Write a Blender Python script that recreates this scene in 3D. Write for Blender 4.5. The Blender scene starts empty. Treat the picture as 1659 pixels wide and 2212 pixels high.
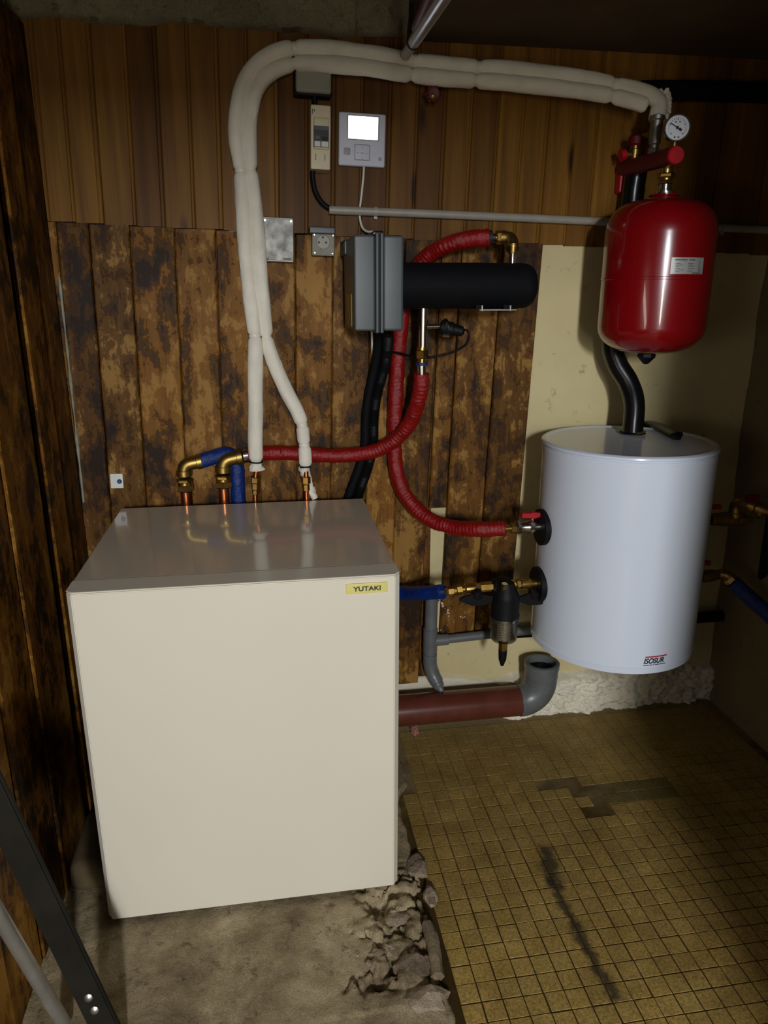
import bpy, bmesh, math, random
from mathutils import Vector, Matrix, noise
from math import sin, cos, pi, radians

random.seed(7)
scene = bpy.context.scene
C = scene.collection

# ------------------------------------------------------------------ camera
IMG_W, IMG_H = 1659, 2212
CAM = Vector((0.36834, -1.258312, 1.217843))
FOCAL, PITCH, ROLL, YAW = 1578.77, 0.289158, 0.00046, 0.157306
FWD = Vector((sin(YAW) * cos(PITCH), cos(YAW) * cos(PITCH), -sin(PITCH)))
_r0 = Vector((cos(YAW), -sin(YAW), 0)); _u0 = _r0.cross(FWD)
RIGHT = _r0 * cos(ROLL) + _u0 * sin(ROLL)
UP = -_r0 * sin(ROLL) + _u0 * cos(ROLL)
cam_data = bpy.data.cameras.new('camera')
cam = bpy.data.objects.new('camera', cam_data); C.objects.link(cam)
cam.matrix_world = Matrix(((RIGHT.x, UP.x, -FWD.x, CAM.x), (RIGHT.y, UP.y, -FWD.y, CAM.y),
                           (RIGHT.z, UP.z, -FWD.z, CAM.z), (0, 0, 0, 1)))
cam_data.sensor_fit = 'HORIZONTAL'; cam_data.sensor_width = 36.0
cam_data.lens = 36.0 * FOCAL / IMG_W
cam_data.clip_start = 0.02
scene.camera = cam

# ------------------------------------------------------------------ world, light, exposure
world = bpy.data.worlds.new('world'); scene.world = world; world.use_nodes = True
world.node_tree.nodes['Background'].inputs[0].default_value = (0.62, 0.75, 1.0, 1)
world.node_tree.nodes['Background'].inputs[1].default_value = 0.2

def area_light(name, loc, target, sx, sy, power, color):
    d = bpy.data.lights.new(name, 'AREA'); d.shape = 'RECTANGLE'; d.size = sx; d.size_y = sy
    d.energy = power; d.color = color
    o = bpy.data.objects.new(name, d); C.objects.link(o); o.location = loc
    o.rotation_euler = (Vector(target) - Vector(loc)).to_track_quat('-Z', 'Z').to_euler()
    return o
# bright sky seen through the cellar door (behind the photographer)
area_light('sky_outside_door', (0.425, -3.9, 1.67), (0.62, 0.5, 0.6), 0.17, 0.38, 90, (0.92, 0.95, 1.0))
# the sunlit yard below that sky, seen through the same door
area_light('yard_outside_door', (0.40, -3.9, 1.02), (0.62, 0.5, 0.9), 0.24, 0.90, 19, (1.0, 0.95, 0.85))
# added warm fill behind an opening cut for it in the left wall
area_light('left_fill_light', (-0.34, -1.03, 1.16), (1.28, 0.42, 1.12), 0.13, 0.95, 3.0, (1.0, 0.88, 0.76))
scene.view_settings.view_transform = 'Standard'; scene.view_settings.look = 'None'
scene.view_settings.gamma = 1.0; scene.view_settings.use_curve_mapping = False
scene.view_settings.exposure = 0.0

# ------------------------------------------------------------------ measuring helpers
def place(px, py, depth):
    """world point on the plane y = depth that was measured at this spot of the photograph"""
    d = FWD * FOCAL + RIGHT * (px - IMG_W / 2) + UP * (IMG_H / 2 - py)
    return CAM + d * ((depth - CAM.y) / d.y)
def place_z(px, py, z):
    d = FWD * FOCAL + RIGHT * (px - IMG_W / 2) + UP * (IMG_H / 2 - py)
    return CAM + d * ((z - CAM.z) / d.z)
def measure(p):
    d = Vector(p) - CAM; z = d.dot(FWD)
    return IMG_W / 2 + FOCAL * d.dot(RIGHT) / z, IMG_H / 2 - FOCAL * d.dot(UP) / z, z

# ------------------------------------------------------------------ materials
def srgb(r, g, b):
    f = lambda c: (c / 255) / 12.92 if c / 255 <= 0.04045 else ((c / 255 + 0.055) / 1.055) ** 2.4
    return (f(r), f(g), f(b), 1)
class NT:
    def __init__(s, name, rough=0.5, metal=0.0, spec=None):
        s.m = bpy.data.materials.new(name); s.m.use_nodes = True
        s.t = s.m.node_tree; s.b = s.t.nodes['Principled BSDF']
        s.b.inputs['Roughness'].default_value = rough; s.b.inputs['Metallic'].default_value = metal
        if spec is not None: s.b.inputs['Specular IOR Level'].default_value = spec
    def n(s, typ, **kw):
        x = s.t.nodes.new(typ)
        for k, v in kw.items(): setattr(x, k, v)
        return x
    def l(s, a, b): s.t.links.new(a, b)
    def coords(s, scale=(1, 1, 1), rnd=True, obj=True):
        tc = s.n('ShaderNodeTexCoord'); mp = s.n('ShaderNodeMapping')
        src = tc.outputs['Object'] if obj else s.n('ShaderNodeNewGeometry').outputs['Position']
        if rnd:
            oi = s.n('ShaderNodeObjectInfo'); m = s.n('ShaderNodeVectorMath', operation='ADD'); k = s.n('ShaderNodeMath', operation='MULTIPLY')
            s.l(oi.outputs['Random'], k.inputs[0]); k.inputs[1].default_value = 37.0
            s.l(src, m.inputs[0]); s.l(k.outputs[0], m.inputs[1]); src = m.outputs[0]
        s.l(src, mp.inputs['Vector']); mp.inputs['Scale'].default_value = scale
        return mp.outputs[0]
    def noise(s, vec, scale=5, detail=4, rough=0.55, dist=0.0):
        x = s.n('ShaderNodeTexNoise'); s.l(vec, x.inputs['Vector'])
        x.inputs['Scale'].default_value = scale; x.inputs['Detail'].default_value = detail
        x.inputs['Roughness'].default_value = rough; x.inputs['Distortion'].default_value = dist
        return x.outputs['Fac']
    def ramp(s, fac, stops, interp='LINEAR'):
        x = s.n('ShaderNodeValToRGB'); s.l(fac, x.inputs['Fac']); x.color_ramp.interpolation = interp
        e = x.color_ramp.elements
        while len(e) < len(stops): e.new(0.5)
        for el, (p, c) in zip(e, stops):
            el.position = p; el.color = c if len(c) == 4 else (*c, 1)
        return x.outputs['Color']
    def mix(s, fac, a, b, mode='MIX'):
        x = s.n('ShaderNodeMix', data_type='RGBA', blend_type=mode)
        if isinstance(fac, (int, float)): x.inputs[0].default_value = fac
        else: s.l(fac, x.inputs[0])
        for i, v in ((6, a), (7, b)):
            if isinstance(v, (tuple, list)): x.inputs[i].default_value = v
            else: s.l(v, x.inputs[i])
        return x.outputs[2]
    def math(s, op, a, b=None, clamp=False):
        x = s.n('ShaderNodeMath', operation=op, use_clamp=clamp)
        for i, v in ((0, a), (1, b)):
            if v is None: continue
            if isinstance(v, (int, float)): x.inputs[i].default_value = v
            else: s.l(v, x.inputs[i])
        return x.outputs[0]
    def color(s, c):
        if isinstance(c, (tuple, list)): s.b.inputs['Base Color'].default_value = c
        else: s.l(c, s.b.inputs['Base Color'])
    def bump(s, h, strength=0.3, dist=0.01):
        x = s.n('ShaderNodeBump'); x.inputs['Strength'].default_value = strength; x.inputs['Distance'].default_value = dist
        s.l(h, x.inputs['Height']); s.l(x.outputs[0], s.b.inputs['Normal'])
BW = lambda v: (v, v, v, 1)

def plain(name, col, rough=0.5, metal=0.0, var=0.12, scale=30, bump=0.0, spec=None, coat=0.0):
    t = NT(name, rough, metal, spec)
    v = t.coords(rnd=True); nf = t.noise(v, scale, 4)
    dark = tuple(c * (1 - var) for c in col[:3]) + (1,); light = tuple(min(1, c * (1 + var)) for c in col[:3]) + (1,)
    t.color(t.ramp(nf, [(0.3, dark), (0.7, light)]))
    if bump: t.bump(t.noise(v, scale * 4, 5), bump, 0.004)
    if coat: t.b.inputs['Coat Weight'].default_value = coat; t.b.inputs['Coat Roughness'].default_value = 0.05
    return t.m

def m_pine():
    t = NT('varnished_pine', 0.5, 0, 0.16)
    v = t.coords((1, 1, 1)); vs = t.coords((42, 42, 1.6))
    g = t.noise(vs, 1.0, 5, 0.6, 0.4)
    big = t.noise(t.coords((7, 7, 1.1)), 1.0, 3, 0.5, 1.2)
    base = t.ramp(g, [(0.25, srgb(96, 63, 18)), (0.5, srgb(124, 86, 28)), (0.75, srgb(146, 105, 40))])
    base = t.mix(t.math('MULTIPLY', t.math('SUBTRACT', big, 0.46, True), 2.4, True), base, srgb(80, 50, 20))
    oi = t.n('ShaderNodeObjectInfo')
    rnd = t.ramp(oi.outputs['Random'], [(0.0, (0.5, 0.42, 0.34, 1)), (0.3, (0.85, 0.8, 0.74, 1)), (1.0, (1.15, 1.12, 1.05, 1))])
    base = t.mix(1.0, base, rnd, 'MULTIPLY')
    vo = t.n('ShaderNodeTexVoronoi'); t.l(t.coords((13, 13, 3.6)), vo.inputs['Vector']); vo.inputs['Scale'].default_value = 1.0
    knot = t.ramp(vo.outputs['Distance'], [(0.0, BW(1)), (0.10, BW(0.9)), (0.2, BW(0))])
    sep = t.n('ShaderNodeSeparateColor'); t.l(vo.outputs['Color'], sep.inputs[0])
    pick = t.math('GREATER_THAN', sep.outputs[0], 0.60)
    k2 = t.n('ShaderNodeSeparateColor'); t.l(knot, k2.inputs[0])
    base = t.mix(t.math('MULTIPLY', k2.outputs[0], pick), base, srgb(38, 22, 12))
    t.color(base); t.bump(g, 0.08, 0.003)
    return t.m

def m_bark(name='bark_stained_board', tone=(1, 1, 1), dark=(46, 27, 10), amount=0.53):
    t = NT(name, 0.6, 0, 0.2)
    vs = t.coords((30, 30, 2.2)); g = t.noise(vs, 1.0, 6, 0.65, 0.5)
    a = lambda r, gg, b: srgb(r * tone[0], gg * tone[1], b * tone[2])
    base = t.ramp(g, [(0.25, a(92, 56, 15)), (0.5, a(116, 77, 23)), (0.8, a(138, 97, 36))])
    oi = t.n('ShaderNodeObjectInfo')
    base = t.mix(1.0, base, t.ramp(oi.outputs['Random'], [(0, (0.55, 0.52, 0.48, 1)), (0.5, (0.9, 0.87, 0.82, 1)), (1, (1.2, 1.15, 1.06, 1))]), 'MULTIPLY')
    p1 = t.noise(t.coords((24, 24, 15)), 1.0, 9, 0.74, 0.25)
    p2 = t.noise(t.coords((9, 9, 4.2)), 1.0, 4, 0.55, 0.3)
    st = t.noise(t.coords((95, 95, 7)), 1.0, 3, 0.6)
    s = t.math('ADD', p1, t.math('ADD', t.math('MULTIPLY', t.math('SUBTRACT', p2, 0.5), 0.85), t.math('MULTIPLY', t.math('SUBTRACT', st, 0.5), 0.22)))
    m1 = t.ramp(s, [(amount, BW(0)), (amount + 0.014, BW(1))])
    m2 = t.ramp(s, [(amount + 0.085, BW(0)), (amount + 0.11, BW(1))])
    m3 = t.ramp(s, [(amount - 0.16, BW(1)), (amount - 0.10, BW(0))])
    sa = t.n('ShaderNodeSeparateColor'); t.l(m1, sa.inputs[0])
    sb = t.n('ShaderNodeSeparateColor'); t.l(m2, sb.inputs[0])
    sc = t.n('ShaderNodeSeparateColor'); t.l(m3, sc.inputs[0])
    base = t.mix(t.math('MULTIPLY', sc.outputs[0], 0.55), base, a(172, 130, 64))
    base = t.mix(t.math('MULTIPLY', sa.outputs[0], 0.72), base, srgb(*dark))
    base = t.mix(t.math('MULTIPLY', sb.outputs[0], 0.8), base, srgb(dark[0] * 0.6, dark[1] * 0.56, dark[2] * 0.5))
    t.color(base)
    t.bump(t.math('ADD', t.math('MULTIPLY', sa.outputs[0], 0.8), t.math('MULTIPLY', g, 0.35)), 0.35, 0.004)
    return t.m

def m_plaster(name, c1, c2, c3, rough=0.85, bump=0.25):
    t = NT(name, rough, 0, 0.2)
    v = t.coords((1, 1, 1), rnd=False, obj=False)
    n1 = t.noise(v, 3.2, 5, 0.6); n2 = t.noise(v, 26, 6, 0.7); n3 = t.noise(v, 60, 4, 0.6)
    base = t.ramp(n1, [(0.3, c1), (0.7, c2)])
    base = t.mix(t.ramp(n2, [(0.62, BW(0)), (0.72, BW(0.8))]), base, c3)
    t.color(base); t.bump(t.math('ADD', n2, t.math('MULTIPLY', n3, 0.4)), bump, 0.006)
    return t.m

def m_concrete(name, c1, c2, c3, bump=0.5):
    t = NT(name, 0.9, 0, 0.2)
    v = t.coords((1, 1, 1), rnd=False, obj=False)
    n1 = t.noise(v, 6, 6, 0.65, 0.4); n2 = t.noise(v, 38, 6, 0.7); n3 = t.noise(v, 330, 3, 0.7)
    base = t.ramp(n1, [(0.32, c1), (0.55, c2), (0.72, c3)])
    base = t.mix(t.ramp(n2, [(0.3, BW(0.75)), (0.45, BW(0))]), base, tuple(c * 0.45 for c in c1[:3]) + (1,))
    base = t.mix(0.38, base, t.ramp(n3, [(0.32, BW(0.05)), (0.68, BW(0.75))]), 'OVERLAY')
    t.color(base); t.bump(t.math('ADD', n2, t.math('MULTIPLY', n3, 0.35)), bump, 0.006)
    return t.m

def m_tile(name, c_dark, c_light, rough=0.6):
    t = NT(name, rough, 0, 0.3)
    v = t.coords((1, 1, 1), rnd=False, obj=False)
    oi = t.n('ShaderNodeObjectInfo')
    n1 = t.noise(v, 5, 4, 0.6); n2 = t.noise(v, 210, 4, 0.7); n3 = t.noise(v, 14, 5, 0.6)
    base = t.ramp(n3, [(0.3, c_dark), (0.72, c_light)])
    base = t.mix(1.0, base, t.ramp(oi.outputs['Random'], [(0, (0.88, 0.87, 0.85, 1)), (1, (1.08, 1.06, 1.03, 1))]), 'MULTIPLY')
    base = t.mix(0.6, base, t.ramp(n2, [(0.32, BW(0.08)), (0.68, BW(0.85))]), 'OVERLAY')
    # mottled dust plus the door light's falloff, painted darker towards the back
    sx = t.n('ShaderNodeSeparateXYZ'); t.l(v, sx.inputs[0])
    dust_falloff = t.math('MULTIPLY', t.math('ADD', t.math('MULTIPLY', sx.outputs[1], 0.7), n1), 0.55, True)
    base = t.mix(dust_falloff, base, srgb(94, 79, 48))
    # long dark scuff running across the floor
    def seg_mask(a, b, w, amp):
        ax, ay = a; bx, by = b; L = math.hypot(bx - ax, by - ay); ux, uy = (bx - ax) / L, (by - ay) / L
        wob = t.math('MULTIPLY', t.math('SUBTRACT', t.noise(v, 30, 4, 0.7), 0.5), amp)
        dx = t.math('SUBTRACT', sx.outputs[0], ax); dy = t.math('SUBTRACT', sx.outputs[1], ay)
        al = t.math('ADD', t.math('MULTIPLY', dx, ux), t.math('MULTIPLY', dy, uy))
        pe = t.math('ABSOLUTE', t.math('ADD', t.math('SUBTRACT', t.math('MULTIPLY', dx, -uy), t.math('MULTIPLY', dy, -ux)), wob))
        over = t.math('MAXIMUM', t.math('MULTIPLY', al, -1.0), t.math('SUBTRACT', al, L))
        d = t.math('MAXIMUM', pe, over)
        r = t.n('ShaderNodeMapRange'); t.l(d, r.inputs[0]); r.inputs[1].default_value = w; r.inputs[2].default_value = w * 0.25
        r.inputs[3].default_value = 0; r.inputs[4].default_value = 0.85
        return r.outputs[0]
    a0, a1, a2 = place_z(1192, 1905, -0.02), place_z(1325, 2150, -0.02), place_z(1180, 1838, -0.02)
    base = t.mix(seg_mask((a0.x, a0.y), (a1.x, a1.y), 0.019, 0.05), base, srgb(46, 40, 30))
    base = t.mix(seg_mask((a2.x, a2.y), (a0.x, a0.y), 0.026, 0.06), base, srgb(44, 40, 32))
    t.color(base); t.bump(n2, 0.2, 0.002)
    return t.m

def m_wrap(name, col, rough=0.28):
    t = NT(name, rough, 0, 0.5)
    v = t.coords((1, 1, 1), rnd=False, obj=False); nf = t.noise(v, 24, 4)
    t.color(t.ramp(nf, [(0.3, tuple(c * 0.75 for c in col[:3]) + (1,)), (0.7, col)]))
    t.bump(t.noise(v, 110, 5, 0.7), 0.6, 0.005)
    return t.m

PINE = m_pine(); BARK = m_bark()
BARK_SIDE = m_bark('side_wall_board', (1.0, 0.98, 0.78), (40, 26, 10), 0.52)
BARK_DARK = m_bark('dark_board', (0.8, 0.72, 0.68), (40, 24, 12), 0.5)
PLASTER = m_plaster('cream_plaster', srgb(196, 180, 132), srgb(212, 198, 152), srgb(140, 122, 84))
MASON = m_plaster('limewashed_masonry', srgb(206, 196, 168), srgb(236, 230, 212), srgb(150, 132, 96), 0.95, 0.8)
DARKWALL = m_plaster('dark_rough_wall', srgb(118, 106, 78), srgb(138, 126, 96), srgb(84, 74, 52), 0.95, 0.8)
CONC = m_concrete('old_concrete', srgb(108, 93, 70), srgb(166, 149, 116), srgb(200, 187, 152))
CEIL = m_concrete('ceiling_concrete', srgb(104, 96, 76), srgb(132, 124, 98), srgb(150, 140, 112))
CEILB = plain('ceiling_board_brown', srgb(84, 66, 42), 0.8, var=0.2, scale=8)
STONE = m_concrete('crumbled_mortar', srgb(104, 90, 74), srgb(160, 142, 120), srgb(196, 182, 160), 0.8)
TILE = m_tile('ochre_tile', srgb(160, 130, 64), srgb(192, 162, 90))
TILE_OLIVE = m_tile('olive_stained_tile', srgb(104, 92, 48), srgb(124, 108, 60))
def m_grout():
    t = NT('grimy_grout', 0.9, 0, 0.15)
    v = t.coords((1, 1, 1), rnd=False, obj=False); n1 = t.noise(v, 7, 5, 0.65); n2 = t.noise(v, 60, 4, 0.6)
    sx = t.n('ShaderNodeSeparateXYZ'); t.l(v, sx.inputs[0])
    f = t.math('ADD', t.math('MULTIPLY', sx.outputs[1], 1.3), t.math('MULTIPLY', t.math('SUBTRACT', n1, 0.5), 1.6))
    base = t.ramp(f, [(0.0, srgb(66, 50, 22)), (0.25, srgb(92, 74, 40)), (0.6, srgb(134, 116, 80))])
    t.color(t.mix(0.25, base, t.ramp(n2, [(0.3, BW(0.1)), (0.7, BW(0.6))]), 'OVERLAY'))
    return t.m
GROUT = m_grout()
WHITE_CASE = plain('cream_white_paint', srgb(232, 224, 204), 0.3, var=0.015, scale=4, coat=0.2)
WHITE_TOP = plain('cream_white_gloss', srgb(222, 208, 186), 0.16, var=0.015, scale=4, coat=0.6)
TANK_W = plain('white_enamel', srgb(222, 231, 244), 0.24, var=0.012, scale=4, coat=0.5)
FOAM = plain('white_foam', srgb(228, 222, 204), 0.9, var=0.07, scale=22, bump=0.25)
RED_WRAP = m_wrap('red_sleeve', srgb(140, 15, 14), 0.24)
BLUE_WRAP = m_wrap('blue_sleeve', srgb(0, 44, 118), 0.34)
RED_PAINT = plain('red_gloss_paint', srgb(128, 5, 12), 0.22, var=0.05, scale=6, coat=0.6)
RED_PLASTIC = plain('red_plastic', srgb(178, 14, 30), 0.45, var=0.08)
RED_DARK = plain('dark_red_plastic', srgb(96, 10, 18), 0.5, var=0.15)
BRASS = plain('brass', srgb(196, 160, 84), 0.3, 1.0, var=0.15, scale=40)
BRASS_DULL = plain('dull_brass', srgb(158, 130, 70), 0.42, 1.0, var=0.25, scale=30)
COPPER = plain('copper', srgb(190, 112, 72), 0.32, 1.0, var=0.2, scale=40)
CHROME = plain('nickel', srgb(206, 202, 194), 0.2, 1.0, var=0.06)
STEEL = plain('brushed_aluminium', srgb(176, 174, 168), 0.42, 1.0, var=0.22, scale=14)
ALU = plain('scuffed_aluminium_plate', srgb(158, 156, 150), 0.6, 0.45, var=0.5, scale=45)
DULL_PLATE = plain('dull_grey_plate', srgb(128, 124, 112), 0.6, 0.3, var=0.2)
BLACK = plain('black_rubber', srgb(14, 14, 16), 0.55, var=0.2, spec=0.2)
BLACK_FOAM = plain('black_foam', srgb(11, 12, 15), 0.75, var=0.15, bump=0.1, spec=0.15)
BLACK_GLOSS = plain('black_plastic', srgb(13, 13, 15), 0.25, var=0.15)
GREY_BOX = plain('slate_grey_plastic', srgb(64, 71, 72), 0.45, var=0.1, scale=12)
GREY_PLASTIC = plain('grey_plastic', srgb(150, 146, 132), 0.5, var=0.06)
CONDUIT_G = plain('conduit_grey', srgb(160, 154, 142), 0.4, var=0.1, scale=20)
PVC = plain('grey_pvc', srgb(97, 100, 99), 0.35, var=0.12, scale=24)
BROWN_PVC = plain('brown_drain_pipe', srgb(92, 46, 34), 0.26, var=0.2, scale=20)
CREAM = plain('cream_plastic', srgb(214, 200, 164), 0.45, var=0.05)
CTRL = plain('controller_grey', srgb(206, 208, 220), 0.4, var=0.03)
CTRL_D = plain('controller_key_grey', srgb(150, 152, 162), 0.4, var=0.05)
WHITE_P = plain('white_plastic', srgb(222, 220, 210), 0.45, var=0.05)
YELLOW = plain('pale_yellow_plate', srgb(226, 214, 128), 0.35, var=0.05)
STICKER = plain('yellow_sticker', srgb(150, 120, 40), 0.6, var=0.2)
INK = plain('black_ink', srgb(30, 30, 34), 0.6, var=0.1)
INK_GREY = plain('grey_ink', srgb(90, 92, 96), 0.6, var=0.1)
INK_RED = plain('red_ink', srgb(196, 14, 46), 0.5, var=0.05)
LABEL = plain('silver_label', srgb(176, 178, 172), 0.35, 0.3, var=0.08)
DIAL = plain('white_dial', srgb(222, 226, 236), 0.4, var=0.03)
BLUE_SCREW = plain('blue_screw', srgb(60, 90, 130), 0.4, 0.5)
POLE_DARK = plain('dark_steel_bar', srgb(36, 33, 26), 0.75, 0.0, var=0.3, scale=12, spec=0.15)
POLE_GREY = plain('galvanised_tube', srgb(168, 164, 154), 0.36, 0.6, var=0.2, scale=14)
TUBE_M = plain('polished_tube', srgb(196, 198, 208), 0.3, 0.75, var=0.06)
STUMP = plain('weathered_stick', srgb(122, 108, 82), 0.9, var=0.35, scale=30, bump=0.6)
FILTER_MESH = None
def m_screen():
    t = NT('lit_screen', 0.3); t.color((0.9, 0.95, 1, 1))
    t.b.inputs['Emission Color'].default_value = (0.90, 0.95, 1.0, 1); t.b.inputs['Emission Strength'].default_value = 2.2
    return t.m
WHITE_FLAKE = plain('old_paint', srgb(206, 186, 160), .8, var=.2)
SCREEN = m_screen()
def m_glass():
    t = NT('clear_plastic', 0.08)
    tr = t.n('ShaderNodeBsdfTransparent'); tr.inputs[0].default_value = (0.90, 0.91, 0.88, 1)
    gl = t.n('ShaderNodeBsdfGlossy'); gl.inputs['Roughness'].default_value = 0.08
    fr = t.n('ShaderNodeFresnel'); fr.inputs[0].default_value = 1.45
    mx = t.n('ShaderNodeMixShader'); t.l(t.math('MULTIPLY', fr.outputs[0], 0.8), mx.inputs[0]); t.l(tr.outputs[0], mx.inputs[1]); t.l(gl.outputs[0], mx.inputs[2])
    t.l(mx.outputs[0], t.t.nodes['Material Output'].inputs['Surface'])
    return t.m
GLASS = m_glass()
def m_mesh():
    t = NT('steel_gauze', 0.45, 0.8)
    v = t.coords((1, 1, 1), rnd=False)
    w = t.n('ShaderNodeTexChecker'); t.l(v, w.inputs['Vector']); w.inputs['Scale'].default_value = 420
    w.inputs['Color1'].default_value = srgb(222, 212, 190); w.inputs['Color2'].default_value = srgb(70, 64, 54)
    t.color(w.outputs['Color'])
    return t.m
FILTER_MESH = m_mesh()

# ------------------------------------------------------------------ object helpers
ORIGIN = {}      # world origin of each parent so that children built in world space line up
def tag(o, label=None, cat=None, group=None, kind=None):
    if label: o['label'] = label
    if cat: o['category'] = cat
    if group: o['group'] = group
    if kind: o['kind'] = kind
    return o
def thing(name, label, cat, loc=(0, 0, 0), group=None, rot=None):
    o = bpy.data.objects.new(name, None); C.objects.link(o); o.location = loc; o.empty_display_size = 0.05
    if rot: o.rotation_euler = rot
    ORIGIN[o.name] = Vector((0, 0, 0)) if rot is not None else Vector(loc)
    return tag(o, label, cat, group)
def obj(name, bm, m, parent=None, smooth=True, angle=35, kind=None, label=None, own=False):
    """link a bmesh as one mesh object; vertices are in world space (or in the space of a rotated parent)"""
    me = bpy.data.meshes.new(name)
    bmesh.ops.recalc_face_normals(bm, faces=bm.faces)
    off = ORIGIN[parent.name] if parent is not None else Vector((0, 0, 0))
    loc = Vector((0, 0, 0))
    if parent is None or own:
        lo = Vector([min(v.co[i] for v in bm.verts) for i in range(3)]); hi = Vector([max(v.co[i] for v in bm.verts) for i in range(3)])
        loc = (lo + hi) / 2
        if parent is None: loc.z = lo.z
    for v in bm.verts: v.co -= (loc if (parent is None or own) else off)
    bm.to_mesh(me); bm.free()
    if smooth:
        me.shade_smooth()
        me.set_sharp_from_angle(angle=radians(angle))
    o = bpy.data.objects.new(name, me); C.objects.link(o)
    if smooth and len(me.vertices) < 400:
        wn = o.modifiers.new('weighted_normals', 'WEIGHTED_NORMAL'); wn.keep_sharp = True; wn.weight = 80
    if isinstance(m, (list, tuple)):
        for k in m: me.materials.append(k)
    elif m: me.materials.append(m)
    if parent is not None:
        o.parent = parent
        if own: o.location = loc - off
    else: o.location = loc
    ORIGIN[o.name] = loc if (parent is None or own) else off
    if kind: o['kind'] = kind
    if label: o['label'] = label
    return o
def struct(name, bm, m, parent=None, **k):
    return obj(name, bm, m, parent, kind=None if parent is not None else 'structure', **k)
def bm_new(): return bmesh.new()
def add_box(bm, lo, hi, bevel=0.0, seg=2):
    lo, hi = Vector(lo), Vector(hi)
    r = bmesh.ops.create_cube(bm, size=1.0, matrix=Matrix.Translation((lo + hi) / 2) @ Matrix.Diagonal((*(hi - lo), 1)))
    if bevel > 0:
        es = list({e for v in r['verts'] for e in v.link_edges})
        bmesh.ops.bevel(bm, geom=es, offset=bevel, segments=seg, affect='EDGES', profile=0.5)
    return bm
def box(lo, hi, bevel=0.0, seg=2): return add_box(bm_new(), lo, hi, bevel, seg)
def frame(axis):
    a = Vector(axis).normalized(); h = Vector((0, 0, 1)) if abs(a.z) < 0.9 else Vector((0, 1, 0))
    u = a.cross(h).normalized(); w = a.cross(u).normalized()
    return a, u, w
def add_lathe(bm, origin, axis, profile, seg=24, phase=0.0):
    o = Vector(origin); a, u, w = frame(axis); rings = []
    for t, r in profile:
        if r <= 1e-6: rings.append([bm.verts.new(o + a * t)])
        else: rings.append([bm.verts.new(o + a * t + (u * cos(2 * pi * k / seg + phase) + w * sin(2 * pi * k / seg + phase)) * r) for k in range(seg)])
    for A, B in zip(rings, rings[1:]):
        for k in range(seg):
            k2 = (k + 1) % seg
            if len(A) == 1 and len(B) == 1: continue
            if len(A) == 1: bm.faces.new((A[0], B[k], B[k2]))
            elif len(B) == 1: bm.faces.new((A[k], B[0], A[k2]))
            else: bm.faces.new((A[k], B[k], B[k2], A[k2]))
    for R in (rings[0], rings[-1]):
        if len(R) > 1: bm.faces.new(R)
    return bm
def lathe(origin, axis, profile, seg=24, phase=0.0): return add_lathe(bm_new(), origin, axis, profile, seg, phase)
def add_cyl(bm, a, b, r, seg=20, chamfer=0.0):
    a, b = Vector(a), Vector(b); L = (b - a).length; c = chamfer
    prof = [(0, r - c), (c, r), (L - c, r), (L, r - c)] if c else [(0, r), (L, r)]
    return add_lathe(bm, a, b - a, prof, seg)
def cyl(a, b, r, seg=20, chamfer=0.0): return add_cyl(bm_new(), a, b, r, seg, chamfer)
def add_hex(bm, a, b, r, phase=0.3):
    a, b = Vector(a), Vector(b); L = (b - a).length; c = r * 0.12
    return add_lathe(bm, a, b - a, [(0, r - c), (c, r), (L - c, r), (L, r - c)], 6, phase)
def hexnut(a, b, r, phase=0.3): return add_hex(bm_new(), a, b, r, phase)
def curve(pts, n=10):
    """centripetal-ish Catmull-Rom through the points"""
    P = [Vector(p) for p in pts]; P = [P[0] * 2 - P[1]] + P + [P[-1] * 2 - P[-2]]; out = []
    for i in range(1, len(P) - 2):
        p0, p1, p2, p3 = P[i - 1:i + 3]
        for k in range(n):
            t = k / n
            out.append(0.5 * ((2 * p1) + (p2 - p0) * t + (2 * p0 - 5 * p1 + 4 * p2 - p3) * t * t + (3 * p1 - p0 - 3 * p2 + p3) * t ** 3))
    out.append(P[-2]); return out
def resample(pts, step):
    d = [0.0]
    for a, b in zip(pts, pts[1:]): d.append(d[-1] + (b - a).length)
    n = max(2, int(d[-1] / step)); out = []; j = 0
    for i in range(n + 1):
        s = d[-1] * i / n
        while j < len(d) - 2 and d[j + 1] < s: j += 1
        f = (s - d[j]) / max(1e-9, d[j + 1] - d[j]); out.append(pts[j].lerp(pts[j + 1], min(1, f)))
    return out, d[-1]
def add_sweep(bm, pts, rad, seg=16, cap=True):
    """tube along dense points; rad is a number or rad(i, s, theta) with s the length so far"""
    n = len(pts); tang = [(pts[min(n - 1, i + 1)] - pts[max(0, i - 1)]).normalized() for i in range(n)]
    a, u, w = frame(tang[0]); rings = []; s = 0.0
    for i in range(n):
        if i: s += (pts[i] - pts[i - 1]).length
        u = (u - tang[i] * u.dot(tang[i])).normalized(); w = tang[i].cross(u)
        ring = []
        for k in range(seg):
            th = 2 * pi * k / seg; r = rad(i, s, th) if callable(rad) else rad
            ring.append(bm.verts.new(pts[i] + (u * cos(th) + w * sin(th)) * r))
        rings.append(ring)
    for A, B in zip(rings, rings[1:]):
        for k in range(seg): bm.faces.new((A[k], A[(k + 1) % seg], B[(k + 1) % seg], B[k]))
    if cap:
        bm.faces.new(rings[0][::-1]); bm.faces.new(rings[-1])
    return bm
def sweep(pts, rad, seg=16, cap=True): return add_sweep(bm_new(), pts, rad, seg, cap)
def grid(nu, nv, f):
    bm = bm_new(); V = [[bm.verts.new(f(i / nu, j / nv)) for j in range(nv + 1)] for i in range(nu + 1)]
    for i in range(nu):
        for j in range(nv): bm.faces.new((V[i][j], V[i + 1][j], V[i + 1][j + 1], V[i][j + 1]))
    return bm
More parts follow.
